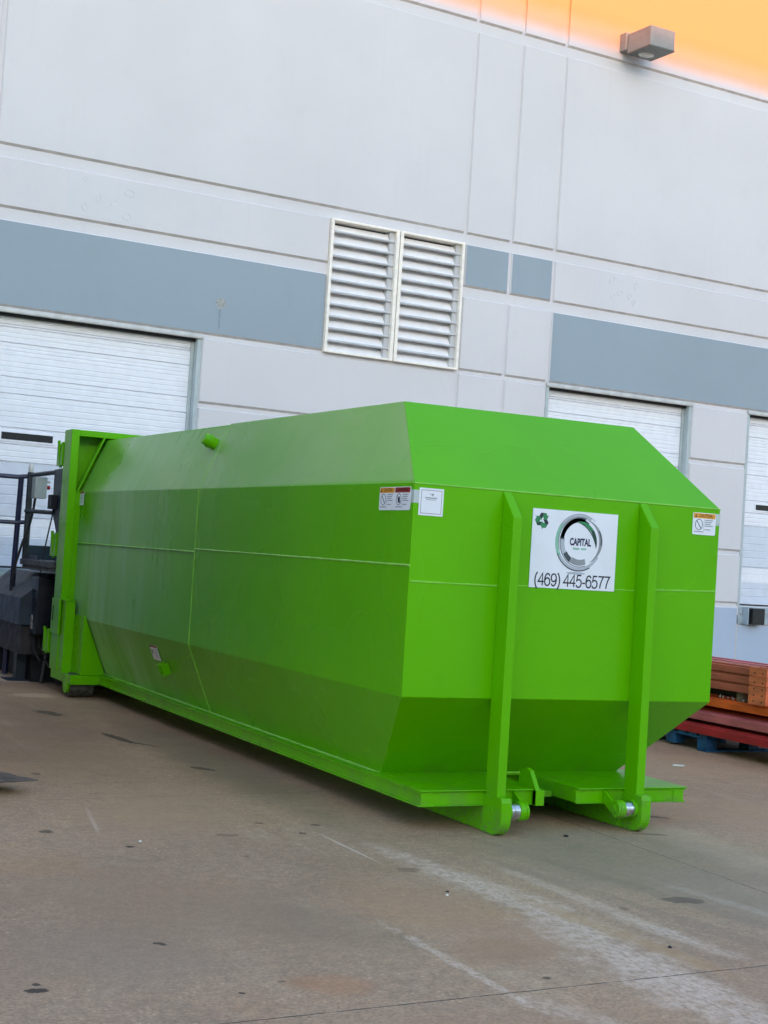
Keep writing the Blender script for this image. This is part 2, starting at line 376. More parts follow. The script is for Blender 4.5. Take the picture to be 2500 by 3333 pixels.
def tag(o, label=None, cat=None, group=None, kind=None):
    if cat and not kind: kind = 'thing'
    if label: o['label'] = label
    if cat: o['category'] = cat
    if group: o['group'] = group
    if kind: o['kind'] = kind
    return o
def empty(name, loc=(0, 0, 0), rz=0, label=None, cat=None, group=None):
    o = bpy.data.objects.new(name, None); o.empty_display_size = .3; COL.objects.link(o)
    o.location = loc; o.rotation_euler = (0, 0, rz)
    return tag(o, label, cat, group)
def box(name, a, b, mat, parent, bevel=0.): return MB().box(a, b).build(name, mat, parent, bevel)
def textmesh(body, size, sx=1., off=0., align='CENTER'):
    cu = bpy.data.curves.new('t', 'FONT'); cu.body = body; cu.size = size; cu.align_x = align; cu.align_y = 'CENTER'; cu.offset = off
    cu.resolution_u = 4
    o = bpy.data.objects.new('t', cu); COL.objects.link(o)
    dg = bpy.context.evaluated_depsgraph_get(); dg.update()
    me = bpy.data.meshes.new_from_object(o.evaluated_get(dg))
    vs = [(v.co.x * sx, v.co.y) for v in me.vertices]; fs = [tuple(p.vertices) for p in me.polygons]
    bpy.data.objects.remove(o); bpy.data.curves.remove(cu); bpy.data.meshes.remove(me)
    return vs, fs

# ------------------------------------------------------------------ ground
g = MB(); g.add([(-1500, -1500, 0), (1500, -1500, 0), (1500, 1500, 0), (-1500, 1500, 0)], [(0, 1, 2, 3)])
tag(g.build('ground', 'concrete'), kind='structure')

# ------------------------------------------------------------------ warehouse (local x along wall, -y toward the yard)
wh = empty('warehouse', WN * WD, WA, 'long pale tilt-up concrete warehouse with blue grey bands, dock doors and a louvred vent', 'building')
REC = .035; TH = .28
U0, U1, ZT = -34., 46., 13.2
doors = [(-22.0, -18.8), (-6.6, -3.4), (-.80, 2.42), (8.68, 11.90), (13.24, 16.44), (22.6, 25.8), (31.7, 34.9)]
LV = (4.41, 6.855, 4.83, 6.90)
DB, DT = 1.27, 4.79
wb = MB()
us = sorted({U0, U1, LV[0], LV[1]} | {x for d in doors for x in d})
for a, b in zip(us, us[1:]):
    isd = any(abs(a - d[0]) < 1e-6 for d in doors)
    segs = [(0, DB), (DT, ZT)] if isd else [(0, ZT)]
    if abs(a - LV[0]) < 1e-6: segs = [(0, LV[2]), (LV[3], ZT)]
    for z0, z1 in segs: wb.box((a, REC, z0), (b, TH, z1))
wb.box((U0, TH, 0), (U1, TH + .5, .5)); 
wb.build('wall', 'wall', wh)
def panel(mb, u0, u1, z0, z1, mat, ch=.018, base='wall'):
    cb_ = .034 if ch > .01 else ch
    vs = [(u0, REC, z0), (u1, REC, z0), (u1, REC, z1), (u0, REC, z1), (u0 + ch, 0, z0 + cb_), (u1 - ch, 0, z0 + cb_), (u1 - ch, 0, z1 - ch), (u0 + ch, 0, z1 - ch)]
    mb.mat('grime_shade' if ch > .01 else base); mb.add(vs, [(0, 1, 5, 4)])
    mb.mat(base); mb.add(vs, [(1, 2, 6, 5), (2, 3, 7, 6), (3, 0, 4, 7)])
    mb.mat(mat); mb.add(vs[4:], [(0, 1, 2, 3)])
joints = [U0, -22.9, -16.0, -14.2, -8.6, -.80, 6.88, 7.79, 8.68, 17.2, 21.8, 26.6, 30.9, 38, U1]
G = .025
wp = MB(); ws = MB(); wy = MB()
for a, b in zip(joints, joints[1:]):
    a += G; b -= G
    mid = 6.9 < a and b < 8.7
    panel(wp, a, b, 7.06, 10.38, 'wall')
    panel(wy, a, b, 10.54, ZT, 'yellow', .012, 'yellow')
    b2 = LV[0] if abs(a - (-.80 + G)) < .01 else b
    panel(ws if mid else wp, a, b2, 6.20, 6.90, 'blue' if mid else 'wall')
    panel(wp if mid else ws, a, b2, 4.845, 6.04, 'wall' if mid else 'blue')
    # below the band: split by the doors
    cuts = [a]
    for d0, d1 in doors:
        if d0 > a - .1 and d1 < b + .1: cuts += [d0, d1]
    cuts.append(b)
    for c0, c1 in zip(cuts[::2], cuts[1::2]):
        if c1 - c0 < .1: continue
        for z0, z1, mt in ((0.02, 1.235, 'plinth'), (1.30, 2.19, 'wall'), (2.25, 3.77, 'wall'), (3.83, 4.79, 'wall')):
            if abs(c1 - 6.855) < .02 and z1 > 4.7: z1 = 4.79
            panel(ws if mt == 'plinth' else wp, c0, c1, z0, z1, mt)
for d0, d1 in doors: panel(ws, d0, d1, .02, .93, 'plinth')
wp.build('wall_panel', None, wh); o = ws.build('painted_band', None, wh); tag(o, 'blue grey painted bands and pale blue base of the wall')
wy.mat('yellow'); wy.box((U0, REC - .004, 10.56), (U1, REC - .0005, ZT)); o = wy.build('painted_sunlight', None, wh); tag(o, 'low sunlight along the top of the wall, painted in golden yellow')
box('roof', (U0, TH, ZT - .6), (U1, TH + 40, ZT - .4), 'flash', wh)
# door: ribbed sections
seams = [4.63, 4.595, 4.38, 3.91, 3.68, 3.21, 2.98, 2.74, 1.98]
ribs = [4.69, 4.52, 4.46, 4.32, 4.27, 4.21, 4.12, 4.05, 3.98, 3.84, 3.76, 3.60, 3.52, 3.43, 3.36, 3.29, 2.89, 2.81, 2.54, 2.41, 2.28, 2.15, 1.85, 1.71, 1.58, 1.44]
for k, (d0, d1) in enumerate(doors):
    df = .17                                  # door face behind wall face
    ds = MB()
    prof = [(df, DT)]
    cuts = sorted([(z, .013, .030) for z in seams] + [(z, .011, .0055) for z in ribs], reverse=True)
    for z, w_, dp in cuts: prof += [(df, z + w_), (df + dp, z + w_ * .3), (df + dp, z - w_ * .3), (df, z - w_)]
    prof += [(df, DB + .03), (df + .05, DB + .03), (df + .05, DT)]
    hi = [p for p in prof]
    dd = empty('dock_door', (0, 0, 0)); dd.parent = wh
    split = 2.735
    n = len(prof)
    ds.prism([(p[0], p[1]) for p in prof], 'x', d0 + .06, d1 - .06)
    o = ds.build('door_curtain', 'door', dd)
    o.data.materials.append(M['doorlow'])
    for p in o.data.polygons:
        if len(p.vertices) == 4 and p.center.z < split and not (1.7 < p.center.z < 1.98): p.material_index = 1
    box('door_jamb', (d1 - .065, .022, DB), (d1, TH, DT), 'jamb', dd, .004); box('door_jamb', (d0, .022, DB), (d0 + .065, TH, DT), 'jamb', dd, .004)
    box('door_track', (d1 - .115, .14, DB), (d1 - .067, .168, DT - .06), 'jamb', dd, .003); box('door_track', (d0 + .067, .14, DB), (d0 + .115, .168, DT - .06), 'jamb', dd, .003)
    ln = MB(); ln.box((d0 - .01, -.012, DT), (d1 + .01, .03, 4.842)); ln.cyl((d0 + .01, .008, DT - .004), (d1 - .01, .008, DT - .004), .018, 10)
    ln.build('lintel', 'flash', dd, .004)
    hd = MB(); hd.box((d0 + .066, .10, DT - .05), (d1 - .066, .168, DT)); hd.build('head_seal', 'dark', dd)
    for wx in (d0 + .40, d1 - 1.16) if k != 4 else (d0 + .46, d1 - 1.16):
        if k == 2 and wx > d0 + .5: wx = wx
        fr = MB()
        for a_, b_ in (((wx - .03, 3.02), (wx + .76, 3.045)), ((wx - .03, 3.145), (wx + .76, 3.17)), ((wx - .03, 3.045), (wx, 3.145)), ((wx + .73, 3.045), (wx + .76, 3.145))):
            fr.box((a_[0], df - .014, a_[1]), (b_[0], df + .002, b_[1]))
        f_ = fr.build('door_window', 'door', dd, .002)
        box('pane', (wx, df - .008, 3.045), (wx + .73, df + .001, 3.145), 'glassdark', f_)
    box('bottom_seal', (d0 + .06, .15, DB + .001), (d1 - .06, .215, DB + .028), 'rubber', dd)
    # dock below the door
    box('dock_leveller', (d0 + .05, .004, 1.12), (d1 - .05, .10, DB - .02), 'dockplate', dd, .004)
    box('dock_edge', (d0 + .02, -.004, .94), (d1 - .02, .06, 1.10), 'dockplate', dd, .003)
    for bx in (d0 + .13, d1 - .45):
        bmp = MB().box((bx, -.14, .93), (bx + .02, -.002, 1.25)); bmp.box((bx + .02, -.02, .93), (bx + .1, -.003, 1.25))
        b1 = MB(); b1.box((bx + .10, -.16, .94), (bx + .40, -.003, 1.235)); b1.build('dock_bumper', 'rubber', dd, .012)
        bmp.build('bumper_bracket', 'dockplate', dd, .003)
# louvred vent
lv = empty('louvre_vent'); lv.parent = wh
u0, u1, z0, z1 = LV; um = 5.635
fr = MB()
fw = .045
fr.box((u0, -.05, z0), (u0 + fw, .2, z1)); fr.box((u1 - fw, -.05, z0), (u1, .2, z1))
fr.box((u0 + fw, -.048, z1 - .035), (um - .066, .2, z1)); fr.box((um + .066, -.048, z1 - .035), (u1 - fw, .2, z1))
fr.box((u0 + fw, -.048, z0), (um - .066, .2, z0 + .03)); fr.box((um + .066, -.048, z0), (u1 - fw, .2, z0 + .03))
fr.box((um - .066, -.05, z0), (um - .008, .2, z1)); fr.box((um + .008, -.05, z0), (um + .066, .2, z1))
fr.build('frame', 'cream', lv, .004)
zs = [6.72 - .188 * i for i in range(11)]
for ua, ub in ((u0 + fw, um - .066), (um + .066, u1 - fw)):
    box('backing', (ua, .175, z0 + .03), (ub, .19, z1 - .035), 'dark', lv)
    for i, zz in enumerate([6.86 - .1873 * j for j in range(11)]):
        # drainable blade: broad sloping sheet that ends in a rolled gutter
        bl = MB().mat('slatface')
        zb = zz - .145
        th = .004
        bl.prism([(.150, zz + .045), (.150 + th, zz + .045), (.03 + th, zb), (.03, zb)] if i else [(.11, zz - .03), (.11 + th, zz - .03), (.03 + th, zb), (.03, zb)], 'x', ua, ub)
        bl.mat('slat')
        pr = [(.03, zb), (.012, zb + .012), (-.004, zb + .006), (-.012, zb - .012), (-.004, zb - .022), (.014, zb - .028), (.03, zb - .025), (.03, zb - .020), (.014, zb - .022), (.002, zb - .019), (-.004, zb - .012), (0, zb), (.012, zb + .004), (.026, zb - .006)]
        bl.prism(pr, 'x', ua, ub)
        bl.build('blade', None, lv)
    box('side_channel', (ub - .085, .02, z0 + .03), (ub - .004, .17, z1 - .036), 'slat', lv)
# patches of filler on the wall
def ringstain(name, u, z, r, mat, par, wob=.25, th=.012, seg=18, a0=0, a1=6.283):
    b = MB(); pts = []
    for i in range(seg + 1):
        a = a0 + (a1 - a0) * i / seg
        rr = r * (1 + wob * math.sin(a * 2 + u * 7))
        pts.append((u + rr * math.cos(a), -.001, z + rr * 1.15 * math.sin(a)))
    b.tube(pts, th * .5, 5, .3)
    return b.build(name, mat, par)
rp = MB().box((.24, -.0015, 6.27), (1.38, .004, 6.85)); rp.build('repaint_patch', 'patch', wh)
rp = MB().box((9.55, -.0015, 6.27), (10.7, .004, 6.85)); rp.build('repaint_patch', 'patch', wh)
for (u, z, r) in ((.50, 6.78, .035), (.70, 6.55, .045), (.50, 6.40, .045), (1.15, 6.70, .055), (.93, 6.52, .04), (1.13, 6.36, .05)):
    ringstain('filler_ring', u, z, r, 'patch', wh)
for (u, z, r) in ((9.92, 6.75, .05), (9.95, 6.48, .035), (10.1, 6.55, .045), (10.32, 6.52, .045), (10.45, 6.72, .045), (10.42, 6.42, .04)):
    ringstain('filler_ring', u, z, r, 'patch', wh, a1=4.9)
b = MB(); pts = [(2.67 + .085 * (1 + .16 * math.sin(3 * a) + .1 * math.sin(7 * a + 1)) * math.cos(a), 5.33 + .075 * (1 + .15 * math.cos(4 * a)) * math.sin(a)) for a in [6.283 * i / 28 for i in range(28)]]
b.prism(pts, 'y', -.0015, .002); b.build('bare_patch', simple('bare_filler', (.36, .37, .36), .8, var=.25, scale=25), wh)
b = MB(); b.prism([(2.645, 5.26), (2.685, 5.26), (2.672, 4.98), (2.655, 4.93)], 'y', -.0012, .002); b.build('drip_stain', simple('drip', (.22, .30, .36), .8), wh)

# ------------------------------------------------------------------ wall light
wl = empty('wall_light', wh.matrix_basis @ Vector((9.79, 0, 10.62)) if False else (Vector((math.cos(WA), math.sin(WA), 0)) * 9.79 + WN * WD + Vector((0, 0, 10.6))), WA,
           'square grey wall pack light mounted near the top of the warehouse wall', 'wall light')
MB().box((0, -.16, .10), (.25, .0, .40)).build('mounting_box', 'lamp', wl, .004)
h = MB(); h.prism([(.07, .0), (.60, .0), (.60, .36), (.07, .36)], 'x', .04, .04 + .001) if False else None
hb = MB(); hb.box((.04, -.77, .04), (.57, -.17, .37)); hb.build('housing', 'lamp', wl, .006)
rim = MB(); rim.box((.035, -.775, .015), (.575, -.165, .042)); rim.build('door_frame', 'lampdark', wl, .004)
ln = MB()
n = 10
for i in range(n):
    pass
vs = []; fs = []
for j in range(5):
    for i in range(16):
        a = 2 * math.pi * i / 16; q = math.pi / 2 * j / 4
        vs.append((.30 + .15 * math.cos(a) * math.cos(q), -.36 + .12 * math.sin(a) * math.cos(q), .016 - .03 * math.sin(q)))
for j in range(4):
    for i in range(16): fs.append((j * 16 + i, j * 16 + (i + 1) % 16, (j + 1) * 16 + (i + 1) % 16, (j + 1) * 16 + i))
ln.add(vs, fs).build('lens', 'lens', wl, smooth=True)

# ------------------------------------------------------------------ container
ct = empty('compactor_container', (0, 0, 0), 0, 'huge lime green steel roll-off compactor container with chamfered edges and a white sign', 'container')
HW = 1.22; ZA = 2.227; ZC = .865; ZE = 2.824; ZG = .2637; XE = .959; YE = .737; XG = .968; YG = .7315; LB = 8.24
def ring(y, zr): return [(-XG, ZG), (-HW, ZC), (-HW, ZA + .005 * y), (-XE, ZE + .006 * y), (XE, ZE + .006 * y), (HW, ZA + .005 * y), (HW, ZC), (XG, ZG)]
bd = MB()
ST = .007
fr0 = [(-XG, YG, ZG), (-HW, 0, ZC), (-HW, 0, ZA), (-XE, YE, ZE), (XE, YE, ZE), (HW, 0, ZA), (HW, 0, ZC), (XG, YG, ZG)]
mid_ = [(x, 4.17, z) for x, z in ring(4.17, 0)]; mid2 = [(x - math.copysign(ST, x), 4.172, z - (ST if z > 2.5 else 0)) for x, z in ring(4.17, 0)]
back = [(x - math.copysign(ST, x), LB, z) for x, z in ring(LB, 0)]
fs = []
for k in range(3):
    for i in range(8): fs.append((k * 8 + i, (k + 1) * 8 + i, (k + 1) * 8 + (i + 1) % 8, k * 8 + (i + 1) % 8))
fs += [(1, 2, 5, 6), (2, 3, 4, 5), (0, 1, 6, 7), tuple(range(31, 23, -1))]
bd.add(fr0 + mid_ + mid2 + back, fs)
body = bd.build('tank_body', 'tank', ct, .003)
wd_ = MB()
def line(a, b, n): return [tuple(a[i] + (b[i] - a[i]) * k / n for i in range(3)) for k in range(n + 1)]
def bead(a, b, r=.006, j=.25):
    d = (Vector(b) - Vector(a)).length; wd_.tube(line(a, b, max(4, int(d / .05))), r, 6, j)
bead((-HW, 4.17, 1.685), (-HW, 8.2, 1.69), .008); bead((-HW, 0.0, 1.70), (-HW, 4.17, 1.71), .008)
bead((-HW, 4.172, ZC), (-HW, 4.172, 2.245), .006); bead((-XG, 4.172, ZG), (-HW, 4.172, ZC), .009)
bead((-XE, 4.172, ZE + .020), (-HW, 4.172, ZA + .02), .004)

bead((-HW + .01, 0, 1.60), (-.57, 0, 1.60), .0055, .5); bead((-.5, 0, 1.61), (.52, 0, 1.62), .0045, .4); bead((.6, 0, 1.63), (HW - .01, 0, 1.645), .0055, .5)
bead((-HW, -.001, ZA), (HW, -.001, ZA), .006, .2)
bead((-XG, YG - .004, ZG + .004), (XG, YG - .004, ZG + .004), .010, .2)
bead((-XG - .004, YG, ZG + .004), (-XG - .004, 7.6, ZG + .004), .010, .2)
wd_.build('weld_seam', 'bead', ct, smooth=True)
# subframe
for s in (-1, 1):
    rl = MB()
    rl.prism([(s * .90, .264), (s * 1.052, .264), (s * 1.052, .252), (s * 1.035, .250), (s * 1.035, .180), (s * 1.050, .177), (s * 1.050, .165), (s * .95, .165), (s * .95, .25), (s * .90, .25)], 'y', 0.0, 7.6)
    rl.build('side_rail', 'green', ct, .002)
    dk = MB(); x0, x1 = sorted((s * .145, s * 1.056)); dk.box((x0, -.018, .2645), (x1, YG + .05, .2735)); xf = sorted((s * .145, s * .985)); dk.box((xf[0], .006, .174), (xf[1], .014, .264)); dk.box((xf[0], -.006, .168), (xf[1], .012, .1745))
    if s > 0: dk.box((x0, .012, .172), (x0 + .01, .55, .264))
    else: dk.box((x1 - .01, .012, .172), (x1, .55, .264))
    dk.build('deck_plate', 'green', ct, .003)
    sl_ = MB(); xa, xb = sorted((s * .565, s * .50)); sl_.box((xa + .003, .02, .004), (xb - .003, 8.1, .17)); sl_.build('long_sill', 'green', ct, .003)
    if s < 0: dx0, dx1 = -.565, -.500
    else: dx0, dx1 = .525, .590
    po = MB(); po.prism([(0, 2.225), (-.152, 2.055), (-.152, .245), (0, .245)], 'x', dx0, dx1); po.build('hook_post', 'green', ct, .006)
    ft = MB(); pf = [(.03, .25), (-.218, .25), (-.228, .22)]
    for i in range(9):
        a = R(180 + 90 * i / 8); pf.append((-.115 + .115 * math.cos(a) * 1., .115 + .113 * math.sin(a)))
    pf += [(.03, .002)]
    ft.prism(pf, 'x', dx0 - .006, dx1 + .004)
    ft.build('post_foot', 'green', ct, .005)
    # roller carried between the foot and an arm plate
    sg = 1 if s < 0 else -1
    xi = dx1 if s < 0 else dx0                # inner face of post
    cy, cz = -.135, .152
    rr = MB().mat('green'); rr.cyl((xi, cy, cz), (xi + sg * .035, cy, cz), .060, 28)
    rr.mat('steel'); rr.cyl((xi + sg * .035, cy, cz), (xi + sg * .10, cy, cz), .057, 28)
    rr.mat('green'); rr.cyl((xi + sg * .10, cy, cz), (xi + sg * .145, cy, cz), .062, 28)
    rr.build('roller', None, ct, .003, smooth=True)
    ar = MB(); xa = xi + sg * .147; pf = [(.004, .175), (.004, .262)]
    for i in range(11):
        a = R(60 + 190 * i / 10); pf.append((cy + .062 * math.cos(a), cz + .062 * math.sin(a)))
    a_ = sorted((xa, xa + sg * .016)); ar.prism(pf, 'x', a_[0], a_[1])
    ar.cyl((xa + sg * .014, cy, cz), (xa + sg * .024, cy, cz), .026, 16)
    ar.build('roller_arm', 'green', ct, .002)
    bt = MB(); bt.cyl((dx0 - .012 if s < 0 else dx1, cy + .04, cz), (dx0 if s < 0 else dx1 + .012, cy + .04, cz), .014, 12); bt.build('pin', 'green', ct)
cp = MB(); cp.box((-.144, .30, .190), (.144, YG + .05, .205)); cp.box((-.144, .30, .165), (.144, .315, .19)); cp.build('centre_plate', 'green', ct, .002)
lg = MB(); lg.prism([(.19, .266), (.17, .372), (.085, .400), (.045, .385), (-.045, .268), (-.045, .17), (.02, .17), (.02, .25)], 'x', -.205, -.172)
lg.box((-.205, -.05, .168), (-.140, -.004, .27)); lg.build('hook_lug', 'green', ct, .003)
# cross members under the floor
cm = MB()
for i in range(12): cm.box((-.95, .8 + i * .58, .175), (.95, .86 + i * .58, .245))
cm.box((-.95, YG, .246), (.95, 8.0, .258)); cm.build('floor_frame', 'green', ct)
# rear frame
rf = MB()
F0, F1 = 8.20, 8.52; FX = 1.37; FT = 2.965
for s in (-1, 1):
    xa, xb = sorted((s * FX, s * (FX - .09))); rf.box((xa, F0, .25), (xb, F1, FT))
rf.box((-FX + .09, F0 + .001, FT - .072), (FX - .09, F1, FT - .001)); rf.box((-FX + .09, F0 + .001, .2), (FX - .09, F1, .30))
rf.build('door_frame', 'green', ct, .005)
for s in (-1, 1):
    cpn = MB()
    cpn.prism([(s * 1.28, 2.893), (s * .96, 2.893), (s * 1.22, 2.27), (s * 1.28, 2.27)], 'y', F0 + .24, F0 + .252)
    xs = sorted((s * 1.28, s * 1.215)); cpn.box((xs[0], F0 + .02, .88), (xs[1], F0 + .035, 2.28))
    cpn.build('corner_plate', 'green', ct)
for s in (-1, 1):
    dg_ = MB(); dg_.prism([(s * 1.272, 2.27), (s * 1.255, 2.27), (s * .985, 2.893), (s * 1.003, 2.893)], 'y', F0 - .02, F0 + .1)
    dg_.build('corner_brace', 'green', ct, .003)
for s in (-1, 1):
    cl = MB(); xa, xb = sorted((s * 1.358, s * 1.25)); 
    cl.box((xa, 8.0, .25), (xb, 8.199, 1.04)); cl.box((xa - .012, 7.99, 1.036), (xb + .012, 8.20, 1.048)); cl.box((xa + (0 if s < 0 else .06), 8.2, .7), (xb - (.06 if s < 0 else 0) , 8.44, 1.04)) if False else None
    cl.build('frame_leg_box', 'green', ct, .005)
    cs = MB(); xa2, xb2 = sorted((s * 1.392, s * 1.371)); cs.box((xa2, 8.16, .66), (xb2, 8.50, 1.05)); cs.build('side_plate', 'green', ct, .004)
    sc_ = MB(); xa3, xb3 = sorted((s * 1.3935, s * 1.39)); sc_.box((xa3, 8.40, .80), (xb3, 8.44, .97)); sc_.build('slot', 'dark', ct)
    gs = MB(); gs.prism([(s * 1.252, .895), (s * 1.225, .895), (s * 1.222, .865), (s * .97, .256), (s * 1.252, .256)], 'y', 7.6, 7.998); gs.build('corner_gusset', 'green', ct, .003)
    sk = MB(); xa, xb = sorted((s * 1.36, s * .955)); sk.box((xa, 7.595, .155), (xb, 8.47, .2515)); sk.build('skirt', 'green', ct, .004)
    for hz, hy in ((2.56, 8.53), (1.52, 8.56), (.42, 8.60)):
        hg = MB(); xa, xb = sorted((s * 1.385, s * 1.33)); hg.box((xa, hy, hz), (xb, hy + .07, hz + .27)); hg.box((xa, hy + .08, hz), (xb + (-.02 if s > 0 else 0), hy + .24, hz + .25))
        hg.cyl((s * 1.365, hy + .12, hz - .02), (s * 1.40, hy + .12, hz + .29), .018, 12)
        hg.build('hinge', 'green', ct, .004)
    # ground roller
    wh_ = MB(); cyy = 7.80; czz = .135
    xa, xb = s * 1.33, s * 1.07
    wh_.cyl((xa, cyy, czz), (xb, cyy, czz), .132, 32); rw = wh_.build('ground_roller', 'roller', ct, .006, smooth=True)
    hb_ = MB(); hb_.cyl((s * 1.362, cyy, czz + .01), (s * 1.331, cyy, czz + .01), .10, 24); hb_.build('hub', 'green', rw, .004)
    br = MB(); br.box((min(s * 1.345, s * 1.332), cyy - .07, .10), (max(s * 1.345, s * 1.332), cyy + .07, .16)); br.build('bracket', 'green', rw)
# rear door (behind the frame)
rd = MB(); rd.box((-1.33, F1 + .01, .28), (1.33, F1 + .07, 2.9)); rd.build('rear_door', 'green', ct, .004)
# pipe stub on the upper slope
nrm = Vector((-.917, 0, .40)); pb = Vector((-1.038, 4.34, 2.665))
pp = MB(); pp.cyl(pb - nrm * .02, pb + nrm * .05, .056, 20); pp.cyl(pb + nrm * .05, pb + nrm * .075, .064, 20); pp.cyl(pb + nrm * .075, pb + nrm * .12, .054, 20, .05); pp.build('pipe_stub', 'green', ct, .003, smooth=True)
# lifting bracket on the lower slope
n2 = Vector((-(ZC - ZG), 0, -(HW - XG))).normalized(); up2 = Vector((-(HW - XG), 0, ZC - ZG)).normalized()
pc = Vector((-1.10, 5.08, ZG + (1.10 - XG) / (HW - XG) * (ZC - ZG)))
bk = MB()
Mx = Matrix((( 0, up2.x, n2.x), (1, 0, 0), (0, up2.z, n2.z)))
def lp(a, b, c): return tuple(pc + Vector((0, a, 0)) + up2 * b + n2 * c)
def lbox(mb, a, b):
    x0, y0, z0 = a; x1, y1, z1 = b
    vs = [lp(*q) for q in ((x0, y0, z0), (x1, y0, z0), (x1, y1, z0), (x0, y1, z0), (x0, y0, z1), (x1, y0, z1), (x1, y1, z1), (x0, y1, z1))]
    mb.add(vs, [(0, 3, 2, 1), (4, 5, 6, 7), (0, 1, 5, 4), (1, 2, 6, 5), (2, 3, 7, 6), (3, 0, 4, 7)])
lbox(bk, (-.07, -.055, 0), (-.055, .055, .07)); lbox(bk, (.055, -.055, 0), (.07, .055, .07)); lbox(bk, (-.07, -.055, .07), (.07, -.045, .08)); lbox(bk, (-.07, .045, .07), (.07, .055, .08))
bk.build('bracket', 'green', ct, .002)

# stickers: plane helper, origin o, right vector, up vector, outward normal
class Stick:
    def __init__(s, o, r, u, n): s.o, s.r, s.u, s.n = Vector(o), Vector(r), Vector(u), Vector(n)
    def P(s, a, b, h): return s.o + s.r * a + s.u * b + s.n * h
    def rect(s, mb, a0, b0, a1, b1, h, th=.0012): s.poly(mb, [(a0, b0), (a1, b0), (a1, b1), (a0, b1)], h, th)
    def poly(s, mb, pts, h, th=.001):
        n = len(pts); vs = [s.P(a, b, h) for a, b in pts] + [s.P(a, b, h - th) for a, b in pts]
        mb.add(vs, [tuple(range(n)), tuple(range(2 * n - 1, n - 1, -1))] + [(i, i + n, (i + 1) % n + n, (i + 1) % n) for i in range(n)])
    def ann(s, mb, cx, cy, f_in, f_out, a0, a1, h, n=28):
        # ring sector between two radius functions
        vs = []
        for i in range(n + 1):
            a = R(a0 + (a1 - a0) * i / n)
            for f in (f_in, f_out):
                rx, ry, ox, oy = f((a0 + (a1 - a0) * i / n)); vs.append(s.P(cx + ox + rx * math.cos(a), cy + oy + ry * math.sin(a), h))
        mb.add(vs, [(2 * i, 2 * i + 1, 2 * i + 3, 2 * i + 2) for i in range(n)])
    def text(s, mb, body, size, cx, cy, h, sx=1., off=0., rows=None):
        vs, fs = textmesh(body, size, sx, off)
        mb.add([s.P(cx + a, cy + b, h) for a, b in vs], fs)
def rrect(a0, b0, a1, b1, r, n=4):
    out = []
    for (cx, cy, s0) in ((a1 - r, b1 - r, 0), (a0 + r, b1 - r, 90), (a0 + r, b0 + r, 180), (a1 - r, b0 + r, 270)):
        for i in range(n + 1): a = R(s0 + 90 * i / n); out.append((cx + r * math.cos(a), cy + r * math.sin(a)))
    return out
F = lambda x, z: Stick((x, -.0015, z), (1, 0, 0), (0, 0, 1), (0, -1, 0))
GL = {'4': (.56, [[(.40, 0), (.40, .97), (.03, .30), (.54, .30)]]),
      '5': (.56, [[(.48, .95), (.15, .95), (.08, .50), (.18, .60), (.30, .62), (.42, .56), (.49, .44), (.50, .30), (.46, .13), (.37, .03), (.25, 0), (.13, .03), (.04, .18)]]),
      '6': (.56, [[(.47, .78), (.40, .92), (.28, .96), (.16, .88), (.08, .70), (.05, .45), (.06, .25), (.13, .07), (.27, 0), (.42, .06), (.50, .22), (.50, .40), (.42, .56), (.28, .62), (.15, .56), (.07, .42)]]),
      '7': (.56, [[(.03, .95), (.51, .95), (.36, .66), (.25, .33), (.20, 0)]]),
      '(': (.33, [[(.27, 1.05), (.14, .82), (.08, .55), (.08, .25), (.14, -.02), (.27, -.26)]]),
      '-': (.33, [[(.03, .34), (.30, .34)]]), ' ': (.26, [])}
GL['9'] = (.56, [[(.56 - x, .96 - y) for x, y in GL['6'][1][0]]]); GL[')'] = (.33, [[(.33 - x, y) for x, y in GL['('][1][0]]])
def stroke_text(st, mb, txt, hgt, cx, by, h, w=.095, sx=1.):
    tot = sum(GL[c][0] for c in txt) * hgt * sx; x = cx - tot / 2; q = 0
    for c in txt:
        for pl_ in GL[c][1]:
            pts = [Vector((x + a * hgt * sx, by + b * hgt)) for a, b in pl_]; q += 1; hw = w * hgt / 2
            L_ = []; R_ = []
            for i, p in enumerate(pts):
                d0 = (p - pts[i - 1]).normalized() if i else (pts[1] - p).normalized()
                d1 = (pts[i + 1] - p).normalized() if i < len(pts) - 1 else d0
                n0 = Vector((-d0.y, d0.x)); n1 = Vector((-d1.y, d1.x)); m = (n0 + n1); m = m.normalized() if m.length > .3 else n0
                k = hw / max(.45, m.dot(n0)); L_.append(p + m * k); R_.append(p - m * k)
            n = len(pts); hh = h + (q % 3) * .0001
            mb.add([st.P(a.x, a.y, hh) for a in L_] + [st.P(a.x, a.y, hh) for a in R_], [(i, i + 1, n + i + 1, n + i) for i in range(n - 1)])
        x += GL[c][0] * hgt * sx
# big sign
st = F(0.01, 1.867)
mb = MB(); st.rect(mb, -.34, -.262, .34, .262, .004, .004); sign = mb.build('sign_panel', 'white', ct); tag(sign, 'white square company sign')
H = .0048
mb = MB().mat('ink'); stroke_text(st, mb, '(469) 445-6577', .084, 0, -.246, H, .115, 1.05); mb.build('phone_number', None, sign)
mb = MB().mat('navyink'); st.text(mb, 'CAPITAL', .066, .045, .055, H, .66, .0028)
